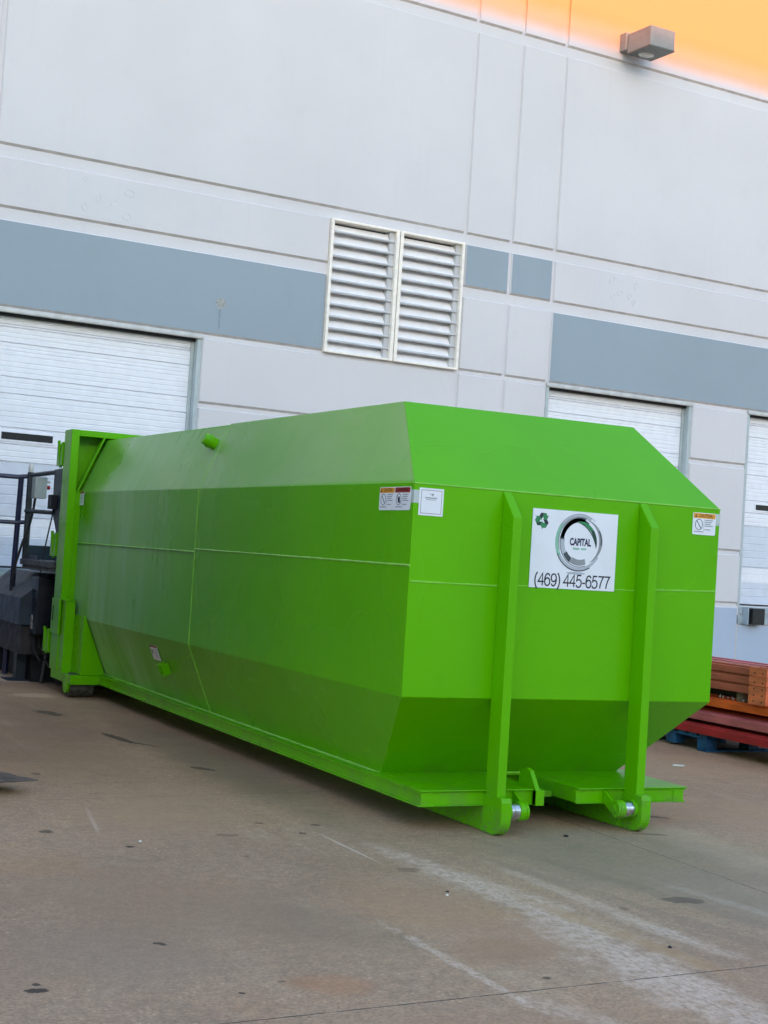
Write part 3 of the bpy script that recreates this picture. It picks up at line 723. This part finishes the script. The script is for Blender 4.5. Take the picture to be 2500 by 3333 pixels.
# slab serifs on the condensed capitals
mb.build('company_name', None, sign)
mb = MB().mat('palegreen'); st.text(mb, 'WHITE SIDE' if False else '', .02, 0, 0, H) if False else None
st.rect(mb, -.012, .006, .040, .018, H, .0006); st.rect(mb, .052, .006, .094, .018, H, .0006); mb.build('subtitle', None, sign)
lc = (.035, .055)
def E(rx, ry, ox=0, oy=0): return lambda a: (rx, ry, ox, oy)
def T(r0x, r0y, r1x, r1y, a0, a1, ox=0, oy=0):
    def f(a):
        k = (a - a0) / (a1 - a0); w = math.sin(math.pi * k) ** .7
        return (r0x + (r1x - r0x) * w, r0y + (r1y - r0y) * w, ox, oy)
    return f
lg_ = MB()
k1 = .186; k2 = .190
lg_.mat('lightink'); st.ann(lg_, *lc, E(.166, .170), E(.186, .190), 60, 330, H - .0002)
lg_.mat('darkgrey'); st.ann(lg_, *lc, E(.128, .132, .005, .004), T(.128, .132, .158, .166, 40, 260, .005, .004), 60, 175, H)
st.ann(lg_, *lc, E(.128, .132, .005, .004), E(.156, .164, .005, .004), 75, 170, H)
lg_.mat('lightink'); st.ann(lg_, *lc, E(.122, .128, .005, 0), E(.154, .162, .005, 0), 170, 212, H)
lg_.mat('darkgrey'); st.ann(lg_, *lc, E(.118, .122, .006, 0), E(.150, .158, .005, 0), 212, 240, H)
lg_.mat('greyink'); st.ann(lg_, *lc, E(.112, .116, .01, 0), E(.148, .156, .005, 0), 240, 292, H)
lg_.mat('ink'); st.ann(lg_, *lc, E(.1545, .1625, .005, 0), E(.159, .167, .005, 0), 165, 290, H + .0002)
lg_.mat('greyink'); st.ann(lg_, *lc, E(.150, .156, .012, .004), T(.150, .156, .176, .172, -60, 75, .012, .004), -60, 75, H)
lg_.mat('darkgrey'); st.ann(lg_, *lc, E(.162, .164, .012, .004), E(.172, .170, .012, .004), -5, 30, H + .0003)
lg_.mat('greyink'); st.ann(lg_, *lc, E(k1, k2), E(k1 + .0035, k2 + .0035), 50, 150, H)
lg_.mat('greyink'); st.ann(lg_, *lc, E(.160, .166), E(.170, .175), 70, 200, H - .0001)
lg_.mat('palegreen'); st.ann(lg_, *lc, E(k1 - .020, k2 - .020), E(k1 + .004, k2 + .004), 140, 212, H)
lg_.mat('lightink'); st.ann(lg_, *lc, E(.168, .172), T(.168, .172, .184, .188, 212, 310), 212, 310, H)
lg_.mat('ink'); st.ann(lg_, *lc, E(k1 - .002, k2 - .002), E(k1 + .005, k2 + .005), 205, 300, H + .0002)
lg_.mat('greenink'); st.ann(lg_, *lc, T(.138, .142, .112, .118, -8, 102, .005, 0), E(.138, .142, .005, 0), 38, 100, H + .0001)
lg_.mat('darkgreen'); st.ann(lg_, *lc, T(.138, .142, .112, .120, -14, 70, .005, 0), E(.138, .142, .005, 0), -14, 40, H + .0001)
lg_.mat('ink'); st.ann(lg_, *lc, T(.136, .138, .104, .108, -12, 100, .005, 0), T(.138, .142, .110, .116, -12, 100, .005, 0), -12, 100, H + .0003)
lg_.mat('lightink'); st.poly(lg_, [(lc[0] - .012 + .075 * math.cos(a), -.153 + .009 * math.sin(a)) for a in [6.283 * i / 20 for i in range(20)]], H, .0005)
lg_.build('ring_logo', None, sign)
# recycling arrows
ra = MB(); rc = (-.265, .185)
for k in range(3):
    ang = R(120 * k)
    def rot(p): return (rc[0] + p[0] * math.cos(ang) - p[1] * math.sin(ang), rc[1] + p[0] * math.sin(ang) + p[1] * math.cos(ang))
    ra.mat('ink' if k != 1 else 'darkgreen'); st.poly(ra, [rot(p) for p in ((-.030, .018), (-.012, .050), (.006, .050), (.012, .040), (-.008, .006))], H, .0006)
    ra.mat('greenink'); st.poly(ra, [rot(p) for p in ((.008, .050), (.028, .050), (.040, .030), (.050, .034), (.034, .004), (.002, .004), (.012, .010), (.002, .026))], H + .0002, .0006)
ra.build('recycling_symbol', None, sign)
# small notice beside the left corner
st = F(-1.095, 2.112)
mb = MB(); st.rect(mb, -.088, -.088, .088, .088, .003, .003); nt_ = mb.build('notice', 'white', ct); tag(nt_, 'small white paper notice with a grey border')
mb = MB().mat('greyink')
for a in ((-.076, -.076, .076, -.072), (-.076, .072, .076, .076), (-.076, -.072, -.072, .072), (.072, -.072, .076, .072)): st.rect(mb, *a, .0036, .0006)
st.rect(mb, -.045, .022, .042, .029, .0036, .0006); st.rect(mb, -.036, .012, .034, .016, .0036, .0006)
st.poly(mb, [(-.02, .058), (0, .05), (.015, .058), (.012, .036), (.0, .044)], .0036, .0006); mb.build('print', None, nt_)
def warn(st, w, h, items, parent, label):
    mb = MB(); st.poly(mb, rrect(-w / 2, -h / 2, w / 2, h / 2, .012), .003, .003); o = mb.build('warning_sticker', 'white', parent); tag(o, label)
    n = len(items); cw = w / n
    pr = MB()
    for i, (word, cm) in enumerate(items):
        x0 = -w / 2 + i * cw
        pr.mat(cm); st.poly(pr, rrect(x0 + .005, h / 2 - h * .25, x0 + cw - .005, h / 2 - .004, .006), .0036, .0006)
        pr.mat('ink'); st.text(pr, word, h * .20, x0 + cw * .56, h / 2 - h * .135, .0042, .80 * cw / .2, .0004)
        st.poly(pr, [(x0 + cw * .09, h * .29), (x0 + cw * .17, h * .29), (x0 + cw * .13, h * .44)], .0041, .0005)
        rx = cw * .17; ry = h * .25
        st.ann(pr, x0 + cw * .27, -h * .04, E(rx * .86, ry * .90), E(rx, ry), 0, 360, .0037)
        st.poly(pr, [(x0 + cw * .27 - rx * .7, -h * .04 + ry * .75), (x0 + cw * .27 - rx * .55, -h * .04 + ry * .82), (x0 + cw * .27 + rx * .7, -h * .04 - ry * .75), (x0 + cw * .27 + rx * .55, -h * .04 - ry * .82)], .0039, .0006)
        if word == 'WARNING': st.poly(pr, [(x0 + cw * .2, h * .02), (x0 + cw * .33, h * .1), (x0 + cw * .36, -h * .15), (x0 + cw * .24, -h * .2)], .0038, .0005)
        pr.mat('greyink')
        for r_ in range(6): 
            if r_ == 4: continue
            st.rect(pr, x0 + cw * .53, h * (.17 - r_ * .085) - .003, x0 + cw * (.88 - .05 * (r_ % 3)), h * (.17 - r_ * .085) + .003, .0036, .0006)
        st.rect(pr, x0 + cw * .08, -h * .38, x0 + cw * .45, -h * .38 + .006, .0036, .0006)
        st.rect(pr, x0 + cw * .485, -h * .42, x0 + cw * .495, h * .22, .0036, .0006)
    pr.build('print', None, o)
warn(F(1.082, 2.115), .20, .155, [('CAUTION', 'orangeink')], ct, 'orange headed caution sticker')
warn(Stick((-HW - .0015, .265, 2.128), (0, -1, 0), (0, 0, 1), (-1, 0, 0)), .45, .152, [('CAUTION', 'orangeink'), ('WARNING', 'redink')], ct, 'double sticker with orange caution and red warning headings')
ts = Stick((-HW - .0015, 8.17, 2.19), (0, -1, 0), (0, 0, 1), (-1, 0, 0))
def smallst(st, w, h, label):
    mb = MB(); st.rect(mb, -w / 2, -h / 2, w / 2, h / 2, .003, .003); o = mb.build('warning_sticker', 'white', ct); tag(o, label)
    pr = MB().mat('redink'); st.rect(pr, -w / 2, h / 2 - h * .14, w / 2, h / 2, .0038, .0006); pr.mat('greyink')
    for r_ in range(5): st.rect(pr, -w * .1, h * (.22 - r_ * .13) - .003, w * .38, h * (.22 - r_ * .13) + .003, .0036, .0006)
    st.rect(pr, -w * .42, -h * .1, -w * .2, h * .2, .0036, .0006)
    pr.build('print', None, o)
smallst(ts, .22, .15, 'small sticker with a red heading by the rear frame')
pz = .70; px_ = -(XG + (pz - ZG) / (ZC - ZG) * (HW - XG))
smallst(Stick((px_ + n2.x * .0015, 5.32, pz + n2.z * .0015), (0, -1, 0), tuple(up2), tuple(n2)), .22, .15, 'small sticker with a red heading on the lower slope')
for s, za_ in ((-1, 2.10), (1, 2.11)):
    tp = MB(); xi_, xo_ = s * 1.1825, s * (HW + .0022)
    tp.prism([(xi_, -.0022), (xo_, -.0022), (xo_, .06), (s * (HW + .0004), .06), (s * (HW + .0004), -.0004), (xi_, -.0004)], 'z', za_, za_ + .083)
    tp.build('reflective_tape', 'tape', ct)

# ------------------------------------------------------------------ compactor machine behind the container
cpm = empty('trash_compactor', (-1.3, 9.6, 0), 0, 'dusty dark blue stationary trash compactor docked to the rear of the green container', 'compactor')
CX0, CY0 = -1.3, 9.6
def cb(mb, a, b): mb.box((a[0] - CX0, a[1] - CY0, a[2]), (b[0] - CX0, b[1] - CY0, b[2]))
def cpt(p): return (p[0] - CX0, p[1] - CY0, p[2])
# charge box with its sloping cover on the left side
h1 = MB().mat('machine')
prf = [(-1.58, .68), (-1.58, 1.0), (-1.25, 1.29), (.9, 1.29), (.9, .68)]
h1.prism([(x - CX0, z) for x, z in prf], 'y', 9.25 - CY0, 11.4 - CY0); o = h1.build('power_unit_cover', 'machine', cpm, .008)
o.data.materials.append(M['machinetop'])
for p in o.data.polygons:
    if p.normal.z > .5: p.material_index = 1
h2 = MB(); cb(h2, (-1.53, 9.3, .33), (.9, 11.3, .679)); h2.build('ram_housing', 'rust', cpm, .006)
for a_, b_ in (((-1.50, 9.6, .012), (-1.38, 9.75, .33)), ((-1.50, 10.9, .001), (-1.38, 11.05, .33)), ((.7, 9.6, .001), (.82, 9.75, .33)), ((.7, 10.9, .001), (.82, 11.05, .33))):
    h3 = MB(); cb(h3, a_, b_); h3.build('leg', 'machine', cpm, .004)
h3 = MB(); cb(h3, (-1.62, 9.5, .001), (-1.3, 9.85, .0118)); h3.build('foot_plate', 'machine', cpm)
h4 = MB(); cb(h4, (-1.36, 9.4, .0), (.6, 11.2, .329)); h4.build('base_skid', 'machinedark', cpm)
h4 = MB(); cb(h4, (-1.12, 8.62, .02), (1.1, 9.25, 1.3)); h4.build('charge_box', 'machinedark', cpm, .005)
h5 = MB(); cb(h5, (-1.44, 9.0, .59), (-1.12, 9.36, 1.26)); o = h5.build('control_box', 'navy', cpm, .006)
o.data.materials.append(M['machine'])
for p in o.data.polygons:
    if p.normal.x < -.5: p.material_index = 1
b_ = MB()
for i in range(3): b_.cyl(cpt((-1.45, 9.10 + i * .07, 1.10)), cpt((-1.438, 9.10 + i * .07, 1.10)), .016, 10)
b_.cyl(cpt((-1.45, 9.15, 1.0)), cpt((-1.438, 9.15, 1.0)), .018, 10); b_.build('knob', 'machinedark', o)
b_ = MB(); cb(b_, (-1.452, 9.16, .645), (-1.441, 9.24, .72)); b_.tube([cpt((-1.446, 9.20 + .028 * math.cos(a), .76 + .05 * math.sin(a))) for a in [6.283 * i / 14 for i in range(15)]], .004, 5); b_.build('padlock', 'padlock', o)
h6 = MB(); cb(h6, (-1.42, 8.66, 1.38), (1.3, 10.15, 1.45)); cb(h6, (-1.40, 8.68, 1.33), (1.28, 10.1, 1.38)); h6.build('shelf', 'machinetop', cpm, .006)
h7 = MB(); cb(h7, (-1.36, 10.09, 1.45), (-.7, 10.12, 1.62)); cb(h7, (-1.38, 9.4, 1.45), (-1.36, 10.09, 1.50)); h7.build('kick_plate', 'machine', cpm)
h8 = MB(); h8.prism([(8.64 - CY0, 2.57), (9.52 - CY0, 2.55), (9.50 - CY0, 2.05), (9.25 - CY0, 1.80), (9.22 - CY0, 1.45), (8.64 - CY0, 1.45)], 'x', -1.22 - CX0, -1.19 - CX0)
cb(h8, (-1.19, 9.49, 1.45), (1.1, 9.52, 2.55)) if False else None
h8.build('hopper_side', 'machine', cpm, .004)
h9 = MB(); cb(h9, (-1.30, 9.25, 2.07), (-1.225, 9.42, 2.24)); h9.build('latch_box', 'machinedark', cpm, .004)
def pipe(name, pts, r, mat, par): return MB().tube([cpt(p) for p in pts], r, 10).build(name, mat, par, smooth=True)
pipe('post', [(-1.37, 10.1, 1.45), (-1.37, 10.1, 2.52)], .04, 'pipegrey', cpm)
pipe('cross_rail', [(-1.37, 10.1, 2.48), (-1.2, 9.50, 2.52)], .028, 'pipegrey', cpm)
pipe('cross_rail', [(-1.40, 10.1, 2.04), (-1.2, 9.50, 2.03)], .026, 'pipegrey', cpm)
bc = MB(); bc.cyl(cpt((-1.37, 10.1, 2.52)), cpt((-1.37, 10.1, 2.56)), .03, 12); bc.mat('steel'); bc.cyl(cpt((-1.37, 10.1, 2.56)), cpt((-1.37, 10.1, 2.63)), .035, 14, .022); bc.mats[0] = 'lens'; bc.build('warning_lamp', None, cpm, smooth=True)
sb = MB(); cb(sb, (-1.37, 9.83, 2.20), (-1.22, 10.0, 2.46)); o = sb.build('switch_box', 'switch', cpm, .006)
b_ = MB(); b_.cyl(cpt((-1.22, 9.91, 2.34)), cpt((-1.17, 9.91, 2.34)), .025, 12); b_.build('stop_button', 'redbtn', o)
b_ = MB(); b_.cyl(cpt((-1.22, 9.91, 2.41)), cpt((-1.17, 9.91, 2.41)), .016, 12); b_.build('stop_button', 'lens', o)
pipe('conduit', [(-1.33, 9.95, 2.2), (-1.34, 9.97, 2.04), (-1.37, 10.0, 1.85), (-1.44, 10.02, 1.62), (-1.50, 10.05, 1.35), (-1.53, 10.05, 1.05)], .016, 'rubber', cpm)
pipe('conduit', [(-1.22, 9.4, 2.1), (-1.27, 9.4, 1.8), (-1.34, 9.3, 1.5), (-1.37, 9.25, 1.28)], .009, 'rubber', cpm)
pipe('hose', [(-1.40, 9.2, .6), (-1.42, 9.1, .40), (-1.36, 9.0, .28), (-1.30, 9.0, .3), (-1.26, 8.95, .22)], .016, 'rubber', cpm)
pipe('hose', [(-1.34, 9.15, .6), (-1.36, 9.1, .45), (-1.30, 9.05, .36), (-1.2, 9.0, .40)], .014, 'rubber', cpm)
pipe('support_tube', [(-1.22, 9.2, .6), (-1.27, 9.25, .0)], .022, 'pipegrey', cpm)
cbx = MB(); cb(cbx, (-1.27, 8.72, .78), (-1.18, 8.95, .82)); cbx.build('ratchet_bar', 'rust', cpm, .004)
# guard rail beside the compactor
grl = empty('guard_rail', (-1.56, 10.2, 0), 0, 'navy blue tubular guard rail in front of the left dock door', 'railing')
def gp(name, pts, r): return MB().tube([(p[0] + 1.56, p[1] - 10.2, p[2]) for p in pts], r, 10).build(name, 'railnavy', grl, smooth=True)
gp('post', [(-1.46, 10.2, 2.46), (-1.50, 10.2, 0.02)], .035)
gp('post', [(-3.2, 10.3, 2.46), (-3.2, 10.3, 0.02)], .035)
gp('rail', [(-3.2, 10.3, 2.46), (-1.5, 10.2, 2.455), (-1.36, 10.14, 2.475)], .028)
gp('rail', [(-3.2, 10.3, 1.89), (-1.5, 10.2, 1.89), (-1.38, 10.14, 1.90)], .026)
# dock electrical cabinet left of compactor
dc = empty('electrical_panel', (-.9, 12.05, .62), WA, 'pale grey electrical panel on the wall behind the compactor', 'panel')
MB().box((-.62, -.12, .05), (.15, .0, .66)).build('cabinet', 'dockplate', dc, .006)
MB().box((-.1, -.128, .45), (.08, -.12, .50)).build('vent_slot', 'dark', dc)
MB().box((-.48, -.15, .0), (-.28, -.12, .60)).build('switch_plate', 'switch', dc, .01)

# ------------------------------------------------------------------ stack of rack beams on the right
pl = empty('pallet', (4.05, 3.55, 0), 0, 'battered blue wooden pallet under the red and orange rack beams', 'pallet')
m_ = MB()
for i in range(7): m_.box((0, i * .175, .148), (1.2, i * .175 + .12, .168))
m_.build('deck_board', 'pallet', pl, .003)
m_ = MB()
for i in range(3): m_.box((i * .53, 0, .126), (i * .53 + .14, 1.17, .147))
m_.build('stringer_board', 'pallet', pl, .003)
for i in range(3):
    for j in range(3): MB().box((i * .53 + .002, j * .51, .021), (i * .53 + .138, j * .51 + .15, .125)).build('block', 'pallet', pl, .008)
for q_ in (-.02, 1.03): MB().box((-.01, q_, 0.001), (1.2, q_ + .15, .02)).build('base_board', 'pallet', pl, .003)
pl2 = empty('pallet', (4.08, 1.45, 0), 0, 'second blue pallet, under the near ends of the stacked beams', 'pallet')
for ch in list(pl.children):
    c_ = ch.copy(); COL.objects.link(c_); c_.parent = pl2
def cprof(w, h, t=.012):
    # stepped box-beam profile (x, z)
    return [(0, 0), (w, 0), (w, h), (t * 2, h), (t * 2, h * .72), (0, h * .72)]
def beam(x, y0, y1, z, w, h, mat, label, tilt=0., plates=None, prof='step'):
    o = empty('rack_beam', (x, y0, z), tilt, label, 'beam', 'steel rack beams stacked beside the container')
    b = MB(); L_ = y1 - y0
    if prof == 'step': b.prism([(0, 0), (w, 0), (w, h), (.018, h), (.018, h * .78), (0, h * .74)], 'y', 0, L_)
    elif prof == 'chan': b.prism([(0, 0), (w, 0), (w, h), (0, h), (0, h - .014), (w - .012, h - .014), (w - .012, .014), (0, .014)], 'y', 0, L_)
    else: b.prism([(0, 0), (w, 0), (w, h * .8), (w * .7, h), (.012, h * .72), (0, h * .66)], 'y', 0, L_)
    b.build('bar', mat, o, .003)
    if plates:
        ph, pd = plates
        e = MB(); e.box((-.012, -.22, -pd), (-.002, .03, h - .002)); e.box((-.012, -.222, -pd), (.05, -.212, h - .002)); ep = e.build('end_plate', 'plateorange', o, .002)
        hh = MB()
        for hy in (-.17, -.05):
            zz = -pd + .03
            while zz < h - .01: hh.cyl((-.0135, hy, zz), (-.0115, hy, zz), .009, 10); zz += .06
        hh.build('bolt_hole', 'dark', ep)
    return o
for i, nm in enumerate(('nearest the container', 'second from the container', 'third from the container', 'fourth from the container', 'fifth from the container', 'nearest the dock wall side')):
    beam(4.035 + i * .17, 1.3, 5.0, .169, .13, .10, 'beamred', 'dark red steel beam in the bottom layer, ' + nm)
for i, nm in enumerate(('nearest the container', 'behind the first', 'third from the container', 'fourth from the container')):
    beam(4.06 + i * .24, 1.2, 5.1, .305, .22, .115, 'beampink', 'wide faded red steel beam in the second layer, ' + nm, prof='wide')
dn = MB(); dn.box((0, 0, 0), (.62, .07, .035)); o = dn.build('dunnage_batten', 'wood', None, .003); o.location = (4.06, 4.4, .2695); tag(o, 'dark wooden batten between the bottom two layers of beams', 'batten')
dn = MB(); dn.box((0, 0, 0), (.62, .07, .035)); o = dn.build('dunnage_batten', 'wood', None, .003); o.location = (4.06, 1.8, .2695); tag(o, 'dark wooden batten near the beam ends, between the bottom two layers', 'batten')
for i, nm in enumerate(('nearest the container', 'in the middle of the row', 'farthest from the container')):
    beam(4.08 + i * .19, 1.2, 5.2, .46, .16, .09, 'beamorange', 'bright orange steel beam in the third layer, ' + nm)
for yy, nm in ((4.3, 'far'), (1.9, 'near')):
    dn = MB(); dn.box((0, 0, 0), (.55, .08, .038)); o = dn.build('dunnage_batten', 'wood', None, .003); o.location = (4.09, yy, .4215); tag(o, 'wooden batten under the %s end of the bright orange beams' % nm, 'batten')
lay = ((.645, 'lowest'), (.735, 'middle'), (.825, 'top'))
for k, (z, nz) in enumerate(lay):
    for i, nm in enumerate(('outer', 'second')):
        beam(4.06 + i * .11, 2.93, 5.5, z, .09, .086, 'beambrown', '%s brown red rack beam with orange end plate, %s of the short upper rows' % (nz, nm), plates=(.2, .09 if k == 0 else .0) if True else None)
for k, (z, nz) in enumerate(lay):
    for i, nm in enumerate(('first', 'last')):
        beam(4.34 + i * .16, 1.4 + .1 * i, 5.4, z + .004 * i, .12, .086, 'beamred' if (k + i) % 2 else 'beampink', '%s long red beam at the back of the upper rows, %s counted from the container' % (nz, nm), tilt=R(-.6 + i * .9))
for yy, nm in ((4.6, 'far'), (3.1, 'near')):
    dn = MB(); dn.box((0, 0, 0), (.24, .09, .092)); o = dn.build('spacer_block', 'wood', None, .003); o.location = (4.10, yy, .5515); tag(o, 'dark timber spacer below the %s part of the upper brown red beams' % nm, 'spacer')
for i, nm in enumerate(('first', 'second', 'third')):  # beams added to close the see-through gap, coloured dark as its shade
    beam(4.36 + i * .2, 1.6, 5.3, .5515, .17, .088, 'rust', 'near-black beam added to fill and darken the gap under the upper rows, %s counted from the container' % nm)
# torn plastic on the stack
b = MB()
for i in range(9):
    yy = 3.45 - i * .06 + random.uniform(-.02, .02); xx = 4.10 + random.uniform(0, .03); z = .5520
    b.add([(xx, yy, z), (xx + .03, yy + .04, z + .002), (xx + .02, yy + .02, z + .022 + random.uniform(0, .02)), (xx - .01, yy + .01, z + .018)], [(0, 1, 2, 3)])
tag(b.build('torn_plastic', 'paper'), 'scraps of white torn plastic on the orange beams', 'litter')

# ------------------------------------------------------------------ small things on the ground
pt = empty('steel_plate', (-3.25, 1.8, 0), 0, 'bent brown steel plate propped up at the left edge of the yard', 'steel plate')
b = MB(); out = [(-.9, 0.26), (-.02, .21), (.03, .17), (.055, .08), (.06, .03), (.11, -.03), (.165, -.14), (-.02, -.20), (-.15, -.25), (-.32, -.30), (-.9, -.40)]
top = []
def zz(x, y): return .085 + .06 * max(0, -x) + .02 * (y < -.1) * 0 - .0 
n = len(out); vs = [(x, y, zz(x, y) + .008) for x, y in out] + [(x, y, zz(x, y)) for x, y in out]
b.add(vs, [tuple(range(n)), tuple(range(2 * n - 1, n - 1, -1))] + [(i, i + n, (i + 1) % n + n, (i + 1) % n) for i in range(n)]); b.build('plate', simple('weathered_plate', (.12, .09, .075), .7, .1, var=.4, scale=7, bmp=.2, bscale=15), pt)
b = MB()
for i in range(6):
    q = Vector((-.22 - .02 * i, -.17 + .012 * (i % 3), .12 + .004 * i)); b.add([q, q + Vector((.05, .01, .012)), q + Vector((.03, .045, .02)), q + Vector((-.01, .03, .004))], [(0, 1, 2, 3)])
tag(b.build('paper_scrap', 'paper'), 'white scrap of crumpled paper lying on the bent steel plate', 'litter').location = (-3.25, 1.8, 0)
b = MB(); b.box((-.75, -.28, .0), (-.42, .18, .108)); b.build('support_block', 'wood', pt)
def lump(name, x, y, r, mat, label, cat, h=.6):
    bm = bmesh.new(); r *= .75; bmesh.ops.create_icosphere(bm, subdivisions=2, radius=r)
    for v in bm.verts:
        k = 1 + .35 * math.sin(v.co.x * 90 / r * .02 + x * 9) * math.cos(v.co.y * 70 / r * .03) + random.uniform(-.18, .18)
        v.co *= k; v.co.z = max(v.co.z * h, -r * .25)
    me = bpy.data.meshes.new(name); bm.to_mesh(me); bm.free(); me.materials.append(M[mat])
    o = bpy.data.objects.new(name, me); COL.objects.link(o); o.location = (x, y, r * .25); tag(o, label, cat); return o
lump('debris_lump', -.08, -.24, .022, 'scrap', 'small black lump of debris in front of the hook posts', 'debris')
lump('debris_lump', -1.15, -2.77, .014, 'scrap', 'tiny dark lump on the pale scrape marks', 'debris')
lump('debris_lump', -1.66, -1.53, .013, 'scrap', 'tiny black scrap left of the pale scrape marks', 'debris')
lump('pebble', -1.70, -1.60, .012, 'paper', 'pale pebble beside a tiny black scrap', 'pebble')
lump('pebble', -2.88, -.02, .013, 'paper', 'pale pebble beside the oil spots in front of the container side', 'pebble')
b = MB(); b.cyl((-.055, 0, .012), (.055, .0, .012), .011, 8); o = b.build('stick', 'paper'); o.location = (3.0, 2.62, 0); o.rotation_euler = (0, 0, R(-20)); tag(o, 'short pale stick lying on the concrete before the beam stack', 'stick')

# ------------------------------------------------------------------ the facing warehouse across the yard, whose shadow covers this one
OD = 90.
OH = 10.92 + (OD + .0) / math.cos(SUN_AZ - math.pi + WA) * math.tan(SUN_EL)
ob = empty('facing_warehouse', WN * (WD - OD), WA, 'long flat-roofed warehouse across the yard behind the camera', 'building')
b = MB(); b.box((-90, -20, 0), (110, 0, OH)); b.build('wall', 'opposite', ob)
b = MB()
for i in range(24): b.box((-80 + i * 8, 0.001, 1.2), (-76.8 + i * 8, .03, 4.8))
b.build('dock_door', 'door', ob)

# ------------------------------------------------------------------ unseen trailer added left of the view to darken the container side
tr = empty('shading_trailer', (-5.5, .4, 0), 0, 'dark blue box trailer added left of the view to shade the container side', 'trailer')
M['trailer'] = simple('shading_trailer_navy', (.03, .04, .06), .4)
MB().box((-1.28, 0, 1.15), (1.28, 11.4, 4.05)).build('shading_trailer_box', 'trailer', tr, .02)
MB().box((-.5, .3, .95), (.5, 11.2, 1.148)).build('shading_trailer_chassis', 'scrap', tr)
for wy_ in (8.6, 9.9):
    for sx_ in (-1.2, .92):
        w_ = MB(); w_.cyl((sx_, wy_, .5), (sx_ + .28, wy_, .5), .5, 28); ww = w_.build('shading_trailer_wheel', 'rubber', tr, .02, smooth=True)
        r_ = MB(); r_.cyl((sx_ - .01, wy_, .5), (sx_ + .29, wy_, .5), .28, 20); r_.build('rim', 'flash', ww)
for sx_ in (-.75, .65): MB().box((sx_, 1.9, 0.001), (sx_ + .1, 2.0, 1.148)).build('shading_trailer_leg', 'flash', tr)
